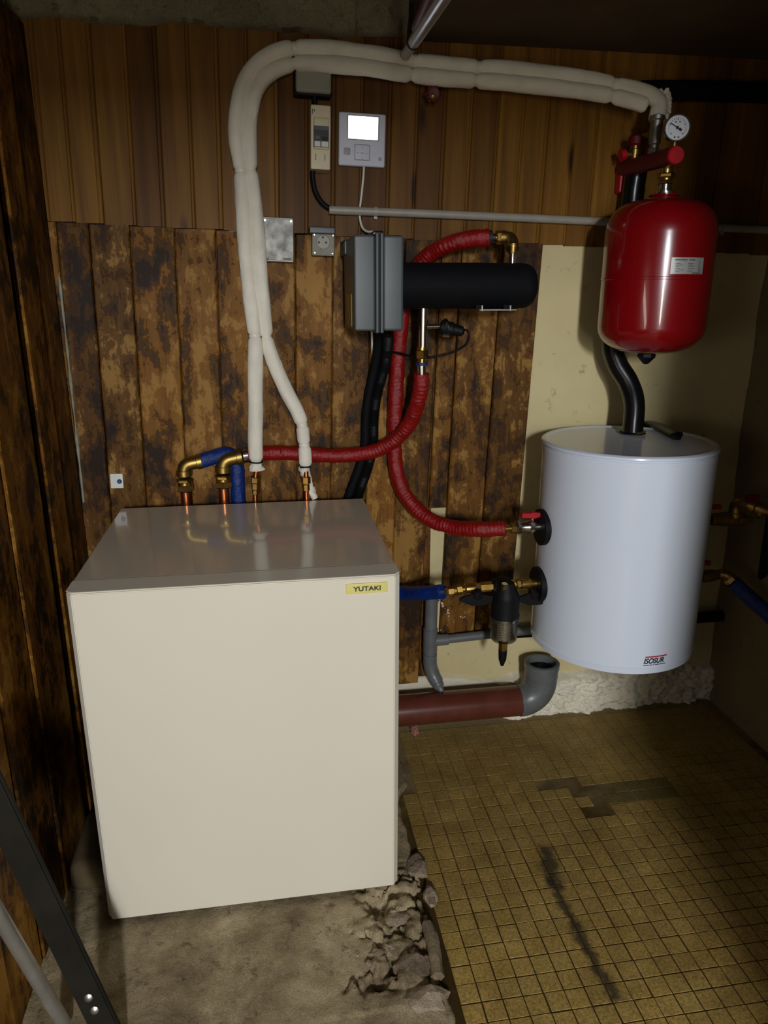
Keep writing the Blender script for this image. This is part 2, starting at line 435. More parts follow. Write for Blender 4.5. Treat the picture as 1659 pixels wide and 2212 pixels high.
def prism(outline, depth_vec):
    """closed outline (list of Vectors) pushed along depth_vec"""
    bm = bm_new(); d = Vector(depth_vec)
    A = [bm.verts.new(p) for p in outline]; B = [bm.verts.new(Vector(p) + d) for p in outline]; n = len(A)
    bm.faces.new(A); bm.faces.new(B[::-1])
    for k in range(n): bm.faces.new((A[k], B[k], B[(k + 1) % n], A[(k + 1) % n]))
    return bm
def fbm(p, s=1.0, o=4): return noise.fractal(Vector(p) * s, 0.9, 2.0, o)
def text(name, body, size, m, parent, origin, xdir, zdir, extrude=0.0004, shear=0.0, bold=0.0, width=None):
    cu = bpy.data.curves.new(name, 'FONT'); cu.body = body; cu.size = size; cu.extrude = extrude; cu.shear = shear; cu.offset = bold
    cu.align_x = 'CENTER'; cu.align_y = 'CENTER'
    tmp = bpy.data.objects.new(name + '_tmp', cu); C.objects.link(tmp)
    dg = bpy.context.evaluated_depsgraph_get(); dg.update()
    me = bpy.data.meshes.new_from_object(tmp.evaluated_get(dg))
    bpy.data.objects.remove(tmp); bpy.data.curves.remove(cu)
    me.name = name
    if width:
        xs = [v.co.x for v in me.vertices]; k = width / (max(xs) - min(xs))
        for v in me.vertices: v.co.x *= k
    X = Vector(xdir).normalized(); Z = Vector(zdir).normalized(); N = X.cross(Z)
    M = Matrix(((X.x, Z.x, N.x), (X.y, Z.y, N.y), (X.z, Z.z, N.z)))
    off = ORIGIN[parent.name]
    for v in me.vertices: v.co = M @ v.co + Vector(origin) - off
    me.materials.clear(); me.materials.append(m)
    o = bpy.data.objects.new(name, me); C.objects.link(o); o.parent = parent; ORIGIN[o.name] = off
    return o

WOOD_Y, PLAS_Y = 0.630, 0.645
FLOOR_Z = -0.02
CEIL_Z = 1.782
XL, XR = -0.105, 1.705
YF = -1.70

# ================================================================== STRUCTURE
# ---- floor: grout bed with single tiles
PITCH_T = 0.0394; TX0, TY0 = 0.784, -0.275
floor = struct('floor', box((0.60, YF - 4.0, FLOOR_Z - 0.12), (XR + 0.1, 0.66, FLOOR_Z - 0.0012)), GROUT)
def edge_x(y): return 0.655 + 0.018 * fbm((0.3, y, 5), 9, 3) + (0.035 * max(0, min(1, (y - 0.2) / 0.2)))
tile_bm = {}
def tile_mesh(v):
    bm = box((-0.0184, -0.0184, -0.003), (0.0184, 0.0184, 0.0016), 0.0004, 1)
    for q in bm.verts:
        if q.co.z > 0: q.co.z += 0.0005 * fbm((q.co.x * 30 + v, q.co.y * 30, v), 1, 2)
    me = bpy.data.meshes.new('tile'); bm.to_mesh(me); bm.free(); return me
tile_meshes = []
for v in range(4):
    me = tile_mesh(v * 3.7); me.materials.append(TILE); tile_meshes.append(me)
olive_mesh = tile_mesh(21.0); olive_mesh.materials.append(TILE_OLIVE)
cells = []
for i in range(-5, 26):
    for j in range(-36, 24):
        x = TX0 + (i + 0.5) * PITCH_T; y = TY0 + (j + 0.5) * PITCH_T
        if x - 0.018 < edge_x(y) or x > XR - 0.03 or y > 0.595 or y < YF: continue
        px, py, z = measure((x, y, FLOOR_Z))
        if 1150 < px < 1300 and 1688 < py < 1712: continue            # missing tiles, cement showing
        if 1265 < px < 1320 and 1700 < py < 1770: continue
        vis = 0 < px < IMG_W and 0 < py < IMG_H and z > 0
        if y > -0.1 and x < 0.68: vis = False
        area = (FOCAL / z) ** 2 * max(0.05, (CAM.z - FLOOR_Z) / (Vector((x, y, FLOOR_Z)) - CAM).length) if vis else -1
        if px > 1600: area *= 0.2
        olive = 1310 < px < 1450 and 1665 < py < 1730
        cells.append((area, x, y, olive))
cells.sort(key=lambda c: -c[0])
base_off = ORIGIN[floor.name]
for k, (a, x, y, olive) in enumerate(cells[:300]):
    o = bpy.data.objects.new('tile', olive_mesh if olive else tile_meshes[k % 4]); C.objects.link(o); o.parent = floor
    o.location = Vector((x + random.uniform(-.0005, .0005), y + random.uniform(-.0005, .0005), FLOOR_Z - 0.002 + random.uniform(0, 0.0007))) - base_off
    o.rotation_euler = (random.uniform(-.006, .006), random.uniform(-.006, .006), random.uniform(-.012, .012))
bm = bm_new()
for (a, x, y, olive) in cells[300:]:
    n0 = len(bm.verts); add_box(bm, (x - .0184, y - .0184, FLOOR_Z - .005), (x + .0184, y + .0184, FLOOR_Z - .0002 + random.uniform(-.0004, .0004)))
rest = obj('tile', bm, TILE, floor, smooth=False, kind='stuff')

# ---- concrete slab under the white unit, crumbling towards the tiles
def slab_z(x, y):
    e = edge_x(y); base = -0.012 + 0.0025 * fbm((x, y, 0), 5, 4) + 0.0015 * fbm((x, y, 2), 24, 3)
    brk = max(0.0, min(1.0, (x - (e - 0.17 + 0.05 * fbm((x, y, 7), 7, 3))) / 0.04))
    ywin = max(0.0, min(1.0, (0.10 - y) / 0.06)) * max(0.0, min(1.0, (y + 0.245) / 0.03))
    b = brk * ywin
    wx, wy = x + 0.022 * fbm((x, y, 21), 18, 4), y + 0.022 * fbm((x, y, 22), 18, 4)
    dv, pv = noise.voronoi(Vector((wx * 17, wy * 13, 0.5)))
    cell = noise.cell(pv[0] * 7.3); crack = max(0.0, 1 - (dv[1] - dv[0]) / 0.16)
    tilt = (Vector((wx * 17, wy * 13, 0.5)) - pv[0]).dot(Vector((noise.cell(pv[0] * 3.1) , noise.cell(pv[0] * 5.7), 0)))
    rub = 0.007 * cell + 0.005 * tilt - 0.020 * crack ** 2 + 0.007 * fbm((x, y, 11), 48, 5) + 0.006 * fbm((x, y, 17), 16, 3)
    pit = max(0.0, fbm((x, y, 31), 17, 3) - 0.12)
    base += b * (rub - 0.05 * pit + 0.002)
    over = x - e
    if over > -0.012: base = min(base, base - max(0, over + 0.012) * 1.6)
    if y < -0.27: base = base * 0.6 + (FLOOR_Z + 0.003) * 0.4
    return base
def slab_f(u, v):
    x = XL - 0.07 + u * (0.70 + .06 - XL); y = -1.65 + v * (2.29)
    return Vector((x, y, max(slab_z(x, y), FLOOR_Z - 0.03)))
bm = grid(190, 520, slab_f)
slab = struct('floor_slab', bm, CONC, smooth=True, angle=80)
def lump(bm, c, r, sq=(1, 1, 1), seed=0.0, amp=0.3, sub=3):
    q = bmesh.ops.create_icosphere(bm, subdivisions=sub, radius=1.0)
    for v in q['verts']:
        d = v.co.normalized(); k = 1 + amp * fbm(d * 1.3 + Vector((seed, seed * .7, 0)), 1.4, 4)
        v.co = Vector(c) + Vector((d.x * sq[0], d.y * sq[1], d.z * sq[2])) * r * k
    return bm
for k, (px, py, r, sq) in enumerate([(900, 1872, .026, (1, 1.3, .5)), (930, 1935, .020, (.8, 1.5, .6)), (862, 1985, .020, (1.3, .8, .5)), (895, 2090, .028, (1.3, .9, .5)),
        (925, 2160, .034, (1.2, .8, .5)), (815, 2062, .013, (1.4, .8, .6)), (772, 2064, .008, (1, 1, .8)), (840, 2048, .009, (1.2, .8, .8)), (795, 2082, .007, (1, 1, 1)), (742, 2048, .006, (1, 1, .6))]):
    p = place_z(px, py, FLOOR_Z + 0.006)
    obj('stone', lump(bm_new(), p, r, sq, k * 3.1, 0.5, 2), STONE, slab, smooth=False, own=True)
p0, p1 = place_z(922, 1998, 0.0), place_z(945, 2110, -0.008)
pp, _ = resample(curve([p0, (p0 + p1) / 2 + Vector((.004, 0, .002)), p1], 6), 0.01)
tag(obj('stick', sweep(pp, lambda i, s, th: 0.0125 * (1 + 0.3 * fbm((cos(th), sin(th), s * 12), 1.6, 3)), 12), STUMP),
    'short grey weathered stick wedged along the broken edge of the concrete, beside the tiles', 'stick')

# ---- walls
wall_back = struct('wall_back', grid(90, 70, lambda u, v: Vector((XL - .1 + u * (XR - XL + .2), PLAS_Y + 0.0025 * fbm((u * 1.8, v * 1.9, 3), 4, 4), FLOOR_Z - .05 + v * 1.9))), PLASTER, angle=80)
# rough whitewashed footing along the foot of the back wall
def foot_f(u, v):
    x = 0.66 + u * (XR - 0.66 + .03); top = 0.115 + 0.02 * fbm((x, 0, 9), 6, 3) + max(0, (1.02 - x)) * 0.2
    z = FLOOR_Z - 0.02 + v * (top - FLOOR_Z + 0.02)
    k_ = max(0.12, min(1, (x - 1.0) / 0.06))
    y = 0.612 + 0.024 * (1 - k_) + k_ * 0.016 * fbm((x, z * 1.5, 1), 12, 5) + k_ * 0.011 * fbm((x, z * 2.2, 6), 55, 5)
    y += (0.05 * max(0, v - 0.86) / 0.14)
    if x > 1.465: y += 0.008
    return Vector((x, y, z))
obj('masonry', grid(210, 40, foot_f), MASON, wall_back, angle=80)
bm = bm_new()
add_box(bm, (XL - .12, -0.80, FLOOR_Z - .05), (XL - .05, 0.7, CEIL_Z + .1)); add_box(bm, (XL - .12, YF, FLOOR_Z - .05), (XL - .012, -1.30, CEIL_Z + .1))
add_box(bm, (XL - .12, -1.30, 1.75), (XL - .012, -0.80, CEIL_Z + .1))
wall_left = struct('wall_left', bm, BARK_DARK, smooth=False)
bm = bm_new(); add_box(bm, (-1.2, YF - .1, FLOOR_Z - .05), (-1.1, -0.7, CEIL_Z + .1)); add_box(bm, (-1.2, -.80, FLOOR_Z - .05), (XL - .12, -0.7, CEIL_Z + .1)); add_box(bm, (-1.2, YF - .1, FLOOR_Z - .05), (XL - .12, YF, CEIL_Z + .1)); add_box(bm, (-1.2, YF - .1, CEIL_Z), (XL - .12, -0.7, CEIL_Z + .1)); add_box(bm, (-1.2, YF - .1, FLOOR_Z - .1), (XL - .12, -0.7, FLOOR_Z))
struct('wall_light_recess', bm, DARKWALL, smooth=False)  # added recess around the left fill light, behind an opening made for it
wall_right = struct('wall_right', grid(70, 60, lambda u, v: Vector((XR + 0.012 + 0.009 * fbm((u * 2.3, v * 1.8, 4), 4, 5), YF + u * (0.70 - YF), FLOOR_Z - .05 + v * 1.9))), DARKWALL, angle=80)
# front wall behind the photographer, with the open cellar door
DX0, DX1, DZ = 0.02, 0.895, 1.572
bm = bm_new()
add_box(bm, (XL - .12, YF - .18, FLOOR_Z - .1), (DX0, YF, CEIL_Z + .1)); add_box(bm, (DX1, YF - .18, FLOOR_Z - .1), (XR + .12, YF, CEIL_Z + .1))
add_box(bm, (DX0, YF - .18, DZ), (DX1, YF, CEIL_Z + .1))
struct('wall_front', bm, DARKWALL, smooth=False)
struct('floor_yard', box((-2.5, YF - 4.5, FLOOR_Z - .2), (3.5, YF - .18, FLOOR_Z - .02)), CONC, smooth=False)
# ceiling: rough concrete on the left, brown boards on the right
def ceil_f(u, v):
    x = XL - .12 + u * (0.74 - XL + .12); y = YF - .1 + v * (0.66 - YF + .1)
    t = max(0, min(1, (x - 0.56) / 0.06))
    return Vector((x, y, CEIL_Z + 0.12 + 0.010 * fbm((x, y, 2), 5, 5) + 0.006 * fbm((x, y, 5), 24, 4) - 0.004 + t * 0.012 * fbm((x, y, 8), 14, 4)))
struct('ceiling', grid(90, 230, ceil_f), CEIL, angle=80)
def beam_f(u, v):
    x = XL - .03 + u * (0.79 - XL + .03); z = CEIL_Z - .002 + v * 0.14 + 0.010 * fbm((x, 0, 4), 6, 4) * (1 - v)
    y = 0.606 - 0.035 * v + 0.010 * fbm((x, z, 3), 9, 5) + 0.004 * fbm((x, z, 8), 40, 3)
    if v < .02: y = 0.64
    if x > 0.60: y += 0.02 * fbm((x, z, 12), 16, 4) + .012
    return Vector((x, y, z))
struct('trim_1', grid(150, 26, beam_f), CEIL, angle=80)
ceiling2 = struct('ceiling_board', box((0.72, YF - .1, CEIL_Z - .004), (XR + .12, 0.68, CEIL_Z + .08)), CEILB, smooth=False)
struct('ceiling_lid', box((XL - .2, YF - .2, CEIL_Z + .15), (XR + .2, 0.75, CEIL_Z + .2)), CEILB, smooth=False)

# flakes of old paint stuck on the lower board
bm = bm_new(); rf = random.Random(5)
for cx_, cy_, n_, sp in ((956, 1306, 9, 9), (966, 1322, 8, 9), (950, 1372, 10, 12), (958, 1385, 6, 8), (998, 1334, 3, 5), (972, 1345, 3, 12), (985, 1372, 3, 10)):
    for _ in range(n_):
        q = place(cx_ + rf.gauss(0, sp * .6), cy_ + rf.gauss(0, sp * .6), WOOD_Y - .0035); r = rf.uniform(.0012, .0042)
        add_lathe(bm, q, (rf.uniform(-.3, .3), -1, rf.uniform(-.3, .3)), [(0, r * rf.uniform(.6, 1)), (.0012, r * .7)], 5, rf.uniform(0, 6))
obj('paint_flake', bm, WHITE_FLAKE, wall_back, smooth=False, kind='stuff')
# ---- planks
LEAN = 0.030                                   # the panelling hangs slightly out of plumb
def plank_bm(x0, x1, z0, z1, y, th, lean, zref, groove=0.003, bead=None):
    """upright board with chamfered long edges; x0,x1 are its edges at height zref"""
    g = groove
    sec = [(x0, y + th), (x0, y + g), (x0 + g, y)]
    if bead is not None:
        b = x1 - bead
        sec += [(b - .0012, y), (b, y + .0016), (b + .0012, y)]
    sec += [(x1 - g, y), (x1, y + g), (x1, y + th)]
    bm = bm_new(); rows = []
    for z in (z0, (z0 + z1) / 2, z1):
        rows.append([bm.verts.new((sx + (z - zref) * lean, sy, z)) for sx, sy in sec])
    n = len(sec)
    for A, B in zip(rows, rows[1:]):
        for k in range(n): bm.faces.new((A[k], B[k], B[(k + 1) % n], A[(k + 1) % n]))
    bm.faces.new(rows[0]); bm.faces.new(rows[-1][::-1])
    return bm
up = [43, 105, 161, 222, 293, 356, 421, 481, 541, 603, 665, 723, 781, 840, 896, 954, 1009, 1065, 1117, 1169, 1226, 1274, 1326, 1380, 1436, 1493, 1536, 1584, 1636, 1690]
ux = [place(p, 452 + (p - 452) * 0.03, WOOD_Y).x for p in up]; zr = 1.41
joint = lambda x: 1.377 - 0.034 * (x + 0.08) + (0.004 if x > 1.0 else 0)
for k, (a, b) in enumerate(zip(ux, ux[1:])):
    y = WOOD_Y + random.uniform(-.0012, .0012)
    a2 = max(a, XL - 0.03) + .0001; b2 = b - .0001
    if b2 - a2 < .01 or a2 > XR: continue
    o = obj('plank', plank_bm(a2, min(b2, XR + .03), joint((a + b) / 2) + random.uniform(-.001, .001), CEIL_Z + .012, y, .014, LEAN, zr, .0022, bead=0.007 if k % 2 else 0.009), PINE, wall_back, angle=20, own=True)
# lower, bark-stained boards (edges measured at mid height)
low = [(75, 140), (140, 208), (208, 292), (292, 386), (386, 472), (472, 556), (556, 638), (638, 718), (718, 800), (800, 868), (868, 944), (947, 988), (989, 1074), (1075, 1159)]
zl = 1.15
for k, (a, b) in enumerate(low):
    xa, xb = place(a, 700, WOOD_Y).x, place(b, 700, WOOD_Y).x
    bot = FLOOR_Z + .0; 
    if a == 868: bot = 0.12
    if a == 947: bot = 0.655
    if a >= 989: bot = 0.262 + random.uniform(-.006, .006)
    obj('plank', plank_bm(max(xa, XL - .03) + .0011, xb - .0011, bot, joint((xa + xb) / 2) - .002, WOOD_Y - .002 + random.uniform(-.0025, .0015), .017, 0.034 if a > 800 else LEAN, zl, .003), BARK, wall_back, angle=20, own=True)
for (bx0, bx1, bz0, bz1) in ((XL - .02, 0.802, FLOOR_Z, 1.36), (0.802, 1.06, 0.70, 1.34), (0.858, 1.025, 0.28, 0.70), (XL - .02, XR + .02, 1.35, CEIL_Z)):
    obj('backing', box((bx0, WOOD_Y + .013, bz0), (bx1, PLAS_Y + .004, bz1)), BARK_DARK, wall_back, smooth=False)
# boards on the left wall (vertical, seen edge-on); dark gap between them
for k, (y0, y1, x) in enumerate([(0.35, 0.47, XL), (0.475, 0.62, XL - .004), (0.10, 0.285, XL + .004), (-0.06, 0.095, XL), (-0.22, -0.065, XL - .003), (-0.38, -0.225, XL + .003), (-0.54, -0.385, XL), (-0.79, -0.545, XL)]):
    bm = box((x - .014, y0, FLOOR_Z), (x, y1, CEIL_Z - .01 - random.uniform(0, .004)), .003, 1)
    obj('plank', bm, BARK_SIDE, wall_left, angle=20, own=True)

cl, _ = resample(curve([place(128, 600, .627), place(146, 760, .626), place(163, 920, .626), (place(181, 1085, .626))], 8), .01)
struct('trim_2', sweep(cl, lambda i, s, th: max(.0006, .0028 * (1 + .9 * fbm((s * 14, 0, 3), 1, 3))), 8), plain('old_caulk', srgb(138, 140, 122), .8, var=.3))

# ================================================================== WHITE HYDRONIC UNIT
HW, HH, HD = 0.6, 0.7166, 0.5397
hp = thing('hydronic_unit', 'big white boxy heating unit with a yellow name plate, standing on the concrete', 'heating unit', (0.3, 0.27, -0.012))
obj('casing', box((0.004, 0.062, 0.004), (HW - 0.004, HD, HH - 0.006), .004), WHITE_CASE, hp)
# front door: deep shell with chamfered upright edges
out = [Vector((0.0, 0.0615, 0)), Vector((0.0, 0.014, 0)), Vector((0.011, 0.0, 0)), Vector((HW - 0.011, 0.0, 0)), Vector((HW, 0.014, 0)), Vector((HW, 0.0615, 0))]
bm = prism(out, (0, 0, HH - 0.004))
bmesh.ops.bevel(bm, geom=[e for e in bm.edges], offset=.0016, segments=2, affect='EDGES')
obj('front_door', bm, WHITE_CASE, hp, angle=25)
out2 = [Vector((0.0, 0.060, HH - .0035)), Vector((0.0, 0.014, HH - .0035)), Vector((0.011, 0.001, HH - .0035)), Vector((HW - 0.011, 0.001, HH - .0035)), Vector((HW, 0.014, HH - .0035)), Vector((HW, 0.060, HH - .0035))]
bm = prism(out2, (0, 0, .0030)); bmesh.ops.bevel(bm, geom=[e for e in bm.edges], offset=.001, segments=1, affect='EDGES')
obj('door_cap', bm, WHITE_CASE, hp, angle=25)
obj('top_cover', box((0.001, 0.0625, HH - .012), (HW - .001, HD + .001, HH - .0012), .0025), WHITE_TOP, hp)
for fx in (0.05, HW - 0.012):
    for fy in (0.05, HD - 0.05):
        obj('foot', lathe((fx - (0.0 if fx < .3 else 0.02), fy, -0.018), (0, 0, 1), [(0, .022), (.012, .022), (.016, .014), (.023, .012)], 16), BLACK, hp)
pa, pb = place(747, 1273, -0.002), place(837, 1268, -0.002)
c = (pa + pb) / 2; hw = (pb.x - pa.x) / 2; hh = (place(790, 1259, 0).z - place(790, 1281, 0).z) / 2
plate = obj('name_plate', box((c.x - hw, -0.0035, c.z - hh), (c.x + hw, 0.001, c.z + hh), .0016), YELLOW, hp)
text('lettering', 'YUTAKI', 0.0125, INK, plate, (c.x + hw * .02, -0.0042, c.z - .0004), (1, 0, 0), (0, 0, 1), bold=0.00025, width=hw * 1.32)

# ================================================================== FOAM PIPES OVER THE WALL
def wob(seed, amp): return lambda s, th: 1 + amp * fbm((cos(th) * .9 + seed, sin(th) * .9, s * 9), 1.2, 4)
def foam_tube(pxpts, R, ties, seed, seg=22):
    pts = [place(x, y, d) for x, y, d in pxpts]
    dense, L = resample(curve(pts, 12), 0.005)
    cum = [0.0]
    for a, b in zip(dense, dense[1:]): cum.append(cum[-1] + (b - a).length)
    tie_s = []
    for tx, ty in ties:
        best = min(range(len(dense)), key=lambda i: (measure(dense[i])[0] - tx) ** 2 + (measure(dense[i])[1] - ty) ** 2); tie_s.append(cum[best])
    w = wob(seed, 0.10)
    def rad(i, s, th):
        pin = sum(math.exp(-((s - t) / 0.006) ** 2) * 0.30 + math.exp(-((s - t) / 0.035) ** 2) * 0.06 for t in tie_s)
        end = min(1.0, 0.75 + min(s, L - s) / 0.02)
        return R * w(s, th) * (1 - min(.42, pin)) * min(1, end)
    return dense, cum, tie_s, sweep(dense, rad, seg)
def tie_ring(dense, cum, s, R, half=0.0022):
    i = min(range(len(cum)), key=lambda k: abs(cum[k] - s)); t = (dense[min(i + 1, len(dense) - 1)] - dense[max(0, i - 1)]).normalized()
    return lathe(dense[i] - t * half, t, [(0, R * .86), (0, R), (half * 2, R), (half * 2, R * .86)], 20)
A_px = [(553, 1001, .556), (552, 940, .558), (552, 860, .562), (552, 790, .568), (551, 732, .575), (540, 640, .585), (532, 550, .588), (526, 440, .588), (520, 365, .588), (511, 290, .588), (517, 217, .588),
        (528, 180, .588), (547, 150, .588), (576, 125, .587), (606, 111, .586), (640, 106, .585), (700, 107, .585), (760, 112, .585), (811, 119, .585), (884, 132, .585), (957, 140, .585), (1030, 147, .582), (1119, 152, .575),
        (1238, 167, .56), (1318, 181, .548), (1372, 194, .54), (1408, 208, .532), (1424, 225, .525), (1421, 246, .52), (1417, 264, .518)]
B_px = [(660, 1012, .553), (659, 985, .555), (656, 950, .56), (652, 915, .565), (641, 885, .57), (621, 850, .575), (602, 810, .578), (587, 770, .58), (576, 730, .582), (566, 640, .587), (559, 550, .588), (550, 440, .588),
        (542, 365, .588), (537, 290, .588), (545, 222, .588), (554, 192, .588), (571, 167, .587), (596, 150, .585), (625, 140, .582), (650, 136, .58), (700, 138, .578), (760, 143, .577), (811, 149, .577), (884, 161, .577), (957, 169, .577),
        (1030, 174, .575), (1119, 181, .567), (1238, 195, .552), (1318, 206, .54), (1360, 217, .535), (1396, 229, .53)]
TIES = [(551, 727), (527, 370), (635, 128), (893, 146), (1031, 160), (1323, 195)]
fa = thing('foam_pipe', 'white foam insulated pipe over the wall, outer of the pair, ending at the left nut', 'pipe', place(553, 1001, .556), 'white foam insulated pipes')
da, ca, ta, bm = foam_tube(A_px, 0.0186, TIES + [(553, 996)], 1.0)
obj('foam_sleeve', bm, FOAM, fa)
i1 = len(da) - 1
obj('foam_cuff', sweep(resample(curve([place(553, 997, .556), place(554, 1006, .556), place(555, 1015, .556)], 6), .002)[0], lambda i, s, th: .0125 + s * .32 + .003 * fbm((cos(th), sin(th), s * 60), 2.2, 3), 18), FOAM, fa)
obj('cable_tie', lathe(place(553, 998, .556) - Vector((0, 0, .001)), (0.05, 0, 1), [(0, .0125), (0, .0172), (.003, .0172), (.003, .0125)], 20), BLACK, fa, label='black cable tie')
for tx, ty in TIES:
    s = ta[TIES.index((tx, ty))]
    obj('cable_tie', tie_ring(da, ca, s, .0148), WHITE_P, fa)
cu_pts = [place(554, 1012, .556), place(552, 1032, .556), place(551, 1060, .556), Vector((place(551, 1080, .556).x, .556, .66))]
obj('copper_tube', sweep(resample(curve(cu_pts, 8), .004)[0], .0065, 14), COPPER, fa)
for y0, y1, r in ((1030, 1043, .0125), (1043, 1057, .0105), (1058, 1068, .0085)):
    obj('flare_nut', hexnut(place(552, y0, .556), place(551.6, y1, .556), r, .2), BRASS, fa)
# torn, drooping end of the foam at the vent
bm = lump(bm_new(), place(1436, 214, .53), .013, (1, .8, 1.3), 4, .8); lump(bm, place(1441, 235, .53), .010, (.7, .8, 1.6), 9, .9); lump(bm, place(1421, 208, .53), .014, (1.2, .8, 1), 2, .7)
obj('torn_foam', bm, FOAM, fa, angle=60)
fb = thing('foam_pipe', 'white foam insulated pipe, inner one of the pair, branching right to the tall brass nut', 'pipe', place(660, 1012, .553), 'white foam insulated pipes')
TB = [(653, 917), (657, 962), (659, 1008)]
db, cb, tb, bm = foam_tube(B_px, 0.0178, TIES[1:] + [(574, 727)] + TB, 5.0)
obj('foam_sleeve', bm, FOAM, fb)
for q in tb[-3:]: obj('cable_tie', tie_ring(db, cb, q, .0142), BLACK if q == tb[-1] else WHITE_P, fb)
obj('torn_foam', sweep(resample(curve([place(657, 1008, .56), place(663, 1035, .568), place(672, 1060, .568), place(681, 1078, .562)], 8), .003)[0], lambda i, s, th: (.014 - s * .06) * (1 + .25 * fbm((cos(th), sin(th), s * 40), 1.5, 3)), 14), FOAM, fb)
obj('copper_tube', sweep(resample(curve([place(661, 1018, .553), place(662, 1045, .55), place(662, 1062, .55), Vector((place(662, 1075, .55).x, .55, .66))], 8), .004)[0], .0065, 14), COPPER, fb)
obj('flare_nut', hexnut(place(661, 1029, .55), place(661.5, 1045, .55), .0115, .2), BRASS, fb); obj('flare_nut', hexnut(place(661.5, 1046, .55), place(662, 1060, .55), .0085, .2), BRASS, fb)

# ================================================================== RED AND BLUE SLEEVED HOSES
def sleeve(pxpts, R, seed, pitch=0.0095, amp=0.11, seg=28):
    pts = [place(x, y, d) for x, y, d in pxpts]; dense, L = resample(curve(pts, 12), 0.0022)
    def rad(i, s, th):
        ph = 2 * pi * (s / pitch) + 1.1 * sin(th + seed) + 1.5 * fbm((s * 12, seed, 0), 1, 2)
        return R * (1 - amp * .5 + amp * abs(sin(ph * .5)) * (.55 + .9 * fbm((s * 40, th * .6, seed), 1, 2)) + 0.06 * fbm((cos(th) + seed, sin(th), s * 26), 1.4, 4))
    return dense, sweep(dense, rad, seg)
R1 = [(1056, 513, .50), (1010, 517, .508), (965, 530, .53), (925, 552, .565), (893, 592, .592), (873, 650, .60), (863, 730, .60), (857, 820, .60), (853, 910, .598), (853, 985, .592), (862, 1038, .582), (886, 1084, .56),
      (927, 1121, .52), (978, 1139, .475), (1035, 1143, .425), (1093, 1142, .40)]
r1 = thing('red_hose', 'long red sleeved hose from the top elbow of the black heater down to the tank', 'hose', place(1056, 513, .50), 'red sleeved hoses')
d1, bm = sleeve(R1, .0195, 0.0); obj('sleeve', bm, RED_WRAP, r1, angle=60)
e0 = place(1060, 513, .50); e1 = place(1069, 513, .50)
obj('clamp_ring', cyl(place(1054, 513, .50), place(1061, 513, .50), .0165, 20), INK, r1, label='blue black crimp ring')
obj('hose_tail', cyl(e0, place(1076, 513.5, .50), .010, 16), CHROME, r1)
obj('nut', hexnut(place(1070, 513, .50), place(1084, 513, .50), .0155, .5), BRASS, r1)
def elbow(parent, a, corner, b, r, mat, name='elbow', rr=None):
    a, corner, b = Vector(a), Vector(corner), Vector(b); rr = rr or r * 1.1
    da_, db_ = (a - corner).normalized(), (b - corner).normalized()
    pts = [a] + [corner + da_ * rr * (1 - t) ** 2 + db_ * rr * t ** 2 for t in [k / 8 for k in range(9)]] + [b]
    bm = sweep(resample(pts, r * .25)[0], r, 18)
    add_cyl(bm, a - da_ * r * .8, a + da_ * r * .02, r * 1.16, 18, r * .06); add_cyl(bm, b - db_ * r * .9, b + db_ * r * .02, r * 1.16, 18, r * .06)
    return obj(name, bm, mat, parent)
elbow(r1, place(1083, 513, .50), place(1107, 512, .49), place(1107, 538, .47), .0135, BRASS_DULL)
# lower end at the tank
obj('hose_tail', cyl(place(1090, 1142, .40), place(1102, 1141, .40), .0085, 16), BRASS, r1)
obj('nut', hexnut(place(1102, 1141, .40), place(1114, 1140, .40), .0135, .5), BRASS, r1)
R2 = [(911, 806, .475), (909, 835, .48), (901, 875, .50), (884, 915, .53), (857, 947, .555), (820, 970, .575), (775, 981, .588), (720, 984, .594), (660, 981, .596), (600, 978, .594), (532, 983, .585)]
r2 = thing('red_hose', 'red sleeved hose curving from under the black heater left to the brass elbow', 'hose', place(911, 806, .475), 'red sleeved hoses')
d2, bm = sleeve(R2, .0192, 2.0); obj('sleeve', bm, RED_WRAP, r2, angle=60)
obj('hose_tail', cyl(place(911, 812, .475), place(911, 785, .475), .0115, 18), CHROME, r2)
obj('clamp_ring', cyl(place(911, 789, .475), place(911, 783, .475), .0145, 20), BLUE_WRAP, r2, label='blue crimp ring')
obj('hose_tail', cyl(place(911, 785, .475), place(912, 772, .475), .0085, 18), BRASS, r2)
obj('nut', hexnut(place(912, 775, .475), place(912, 756, .475), .0155, .5), BRASS, r2)
obj('nut', cyl(place(912, 757, .475), place(912, 750, .475), .0125, 18), BRASS, r2)
obj('clamp_ring', cyl(place(536, 983, .585), place(524, 985, .583), .0185, 20), CHROME, r2)
elbow(r2, place(522, 986, .58), place(481, 995, .575), place(482, 1020, .575), .0175, BRASS_DULL)
obj('nut', hexnut(place(482, 1026, .575), place(482, 1035, .575), .0215, .1), BRASS, r2)
obj('nut', cyl(place(482, 1034, .575), place(482.5, 1040, .575), .0185, 18), BRASS, r2)
obj('nut', hexnut(place(482.5, 1038, .575), place(483, 1053, .575), .0225, .4), BRASS, r2)
obj('copper_tube', cyl(place(483, 1052, .575), Vector((place(484, 1075, .575).x, .575, .62)), .0135, 18), COPPER, r2)
B1 = [(432, 997, .578), (450, 991, .583), (478, 983, .59), (498, 984, .597), (511, 1010, .60), (513, 1045, .60), (517, 1090, .602), (540, 1170, .60), (620, 1245, .60), (720, 1272, .60), (800, 1278, .585), (868, 1281, .55), (915, 1281, .47), (956, 1278, .42)]
b1 = thing('blue_hose', 'blue sleeved hose passing behind the white unit from its left elbow to the filter', 'hose', place(432, 997, .578), 'blue sleeved hoses')
_, bm = sleeve(B1, .0190, 4.0, .008, .03); obj('sleeve', bm, BLUE_WRAP, b1, angle=60)
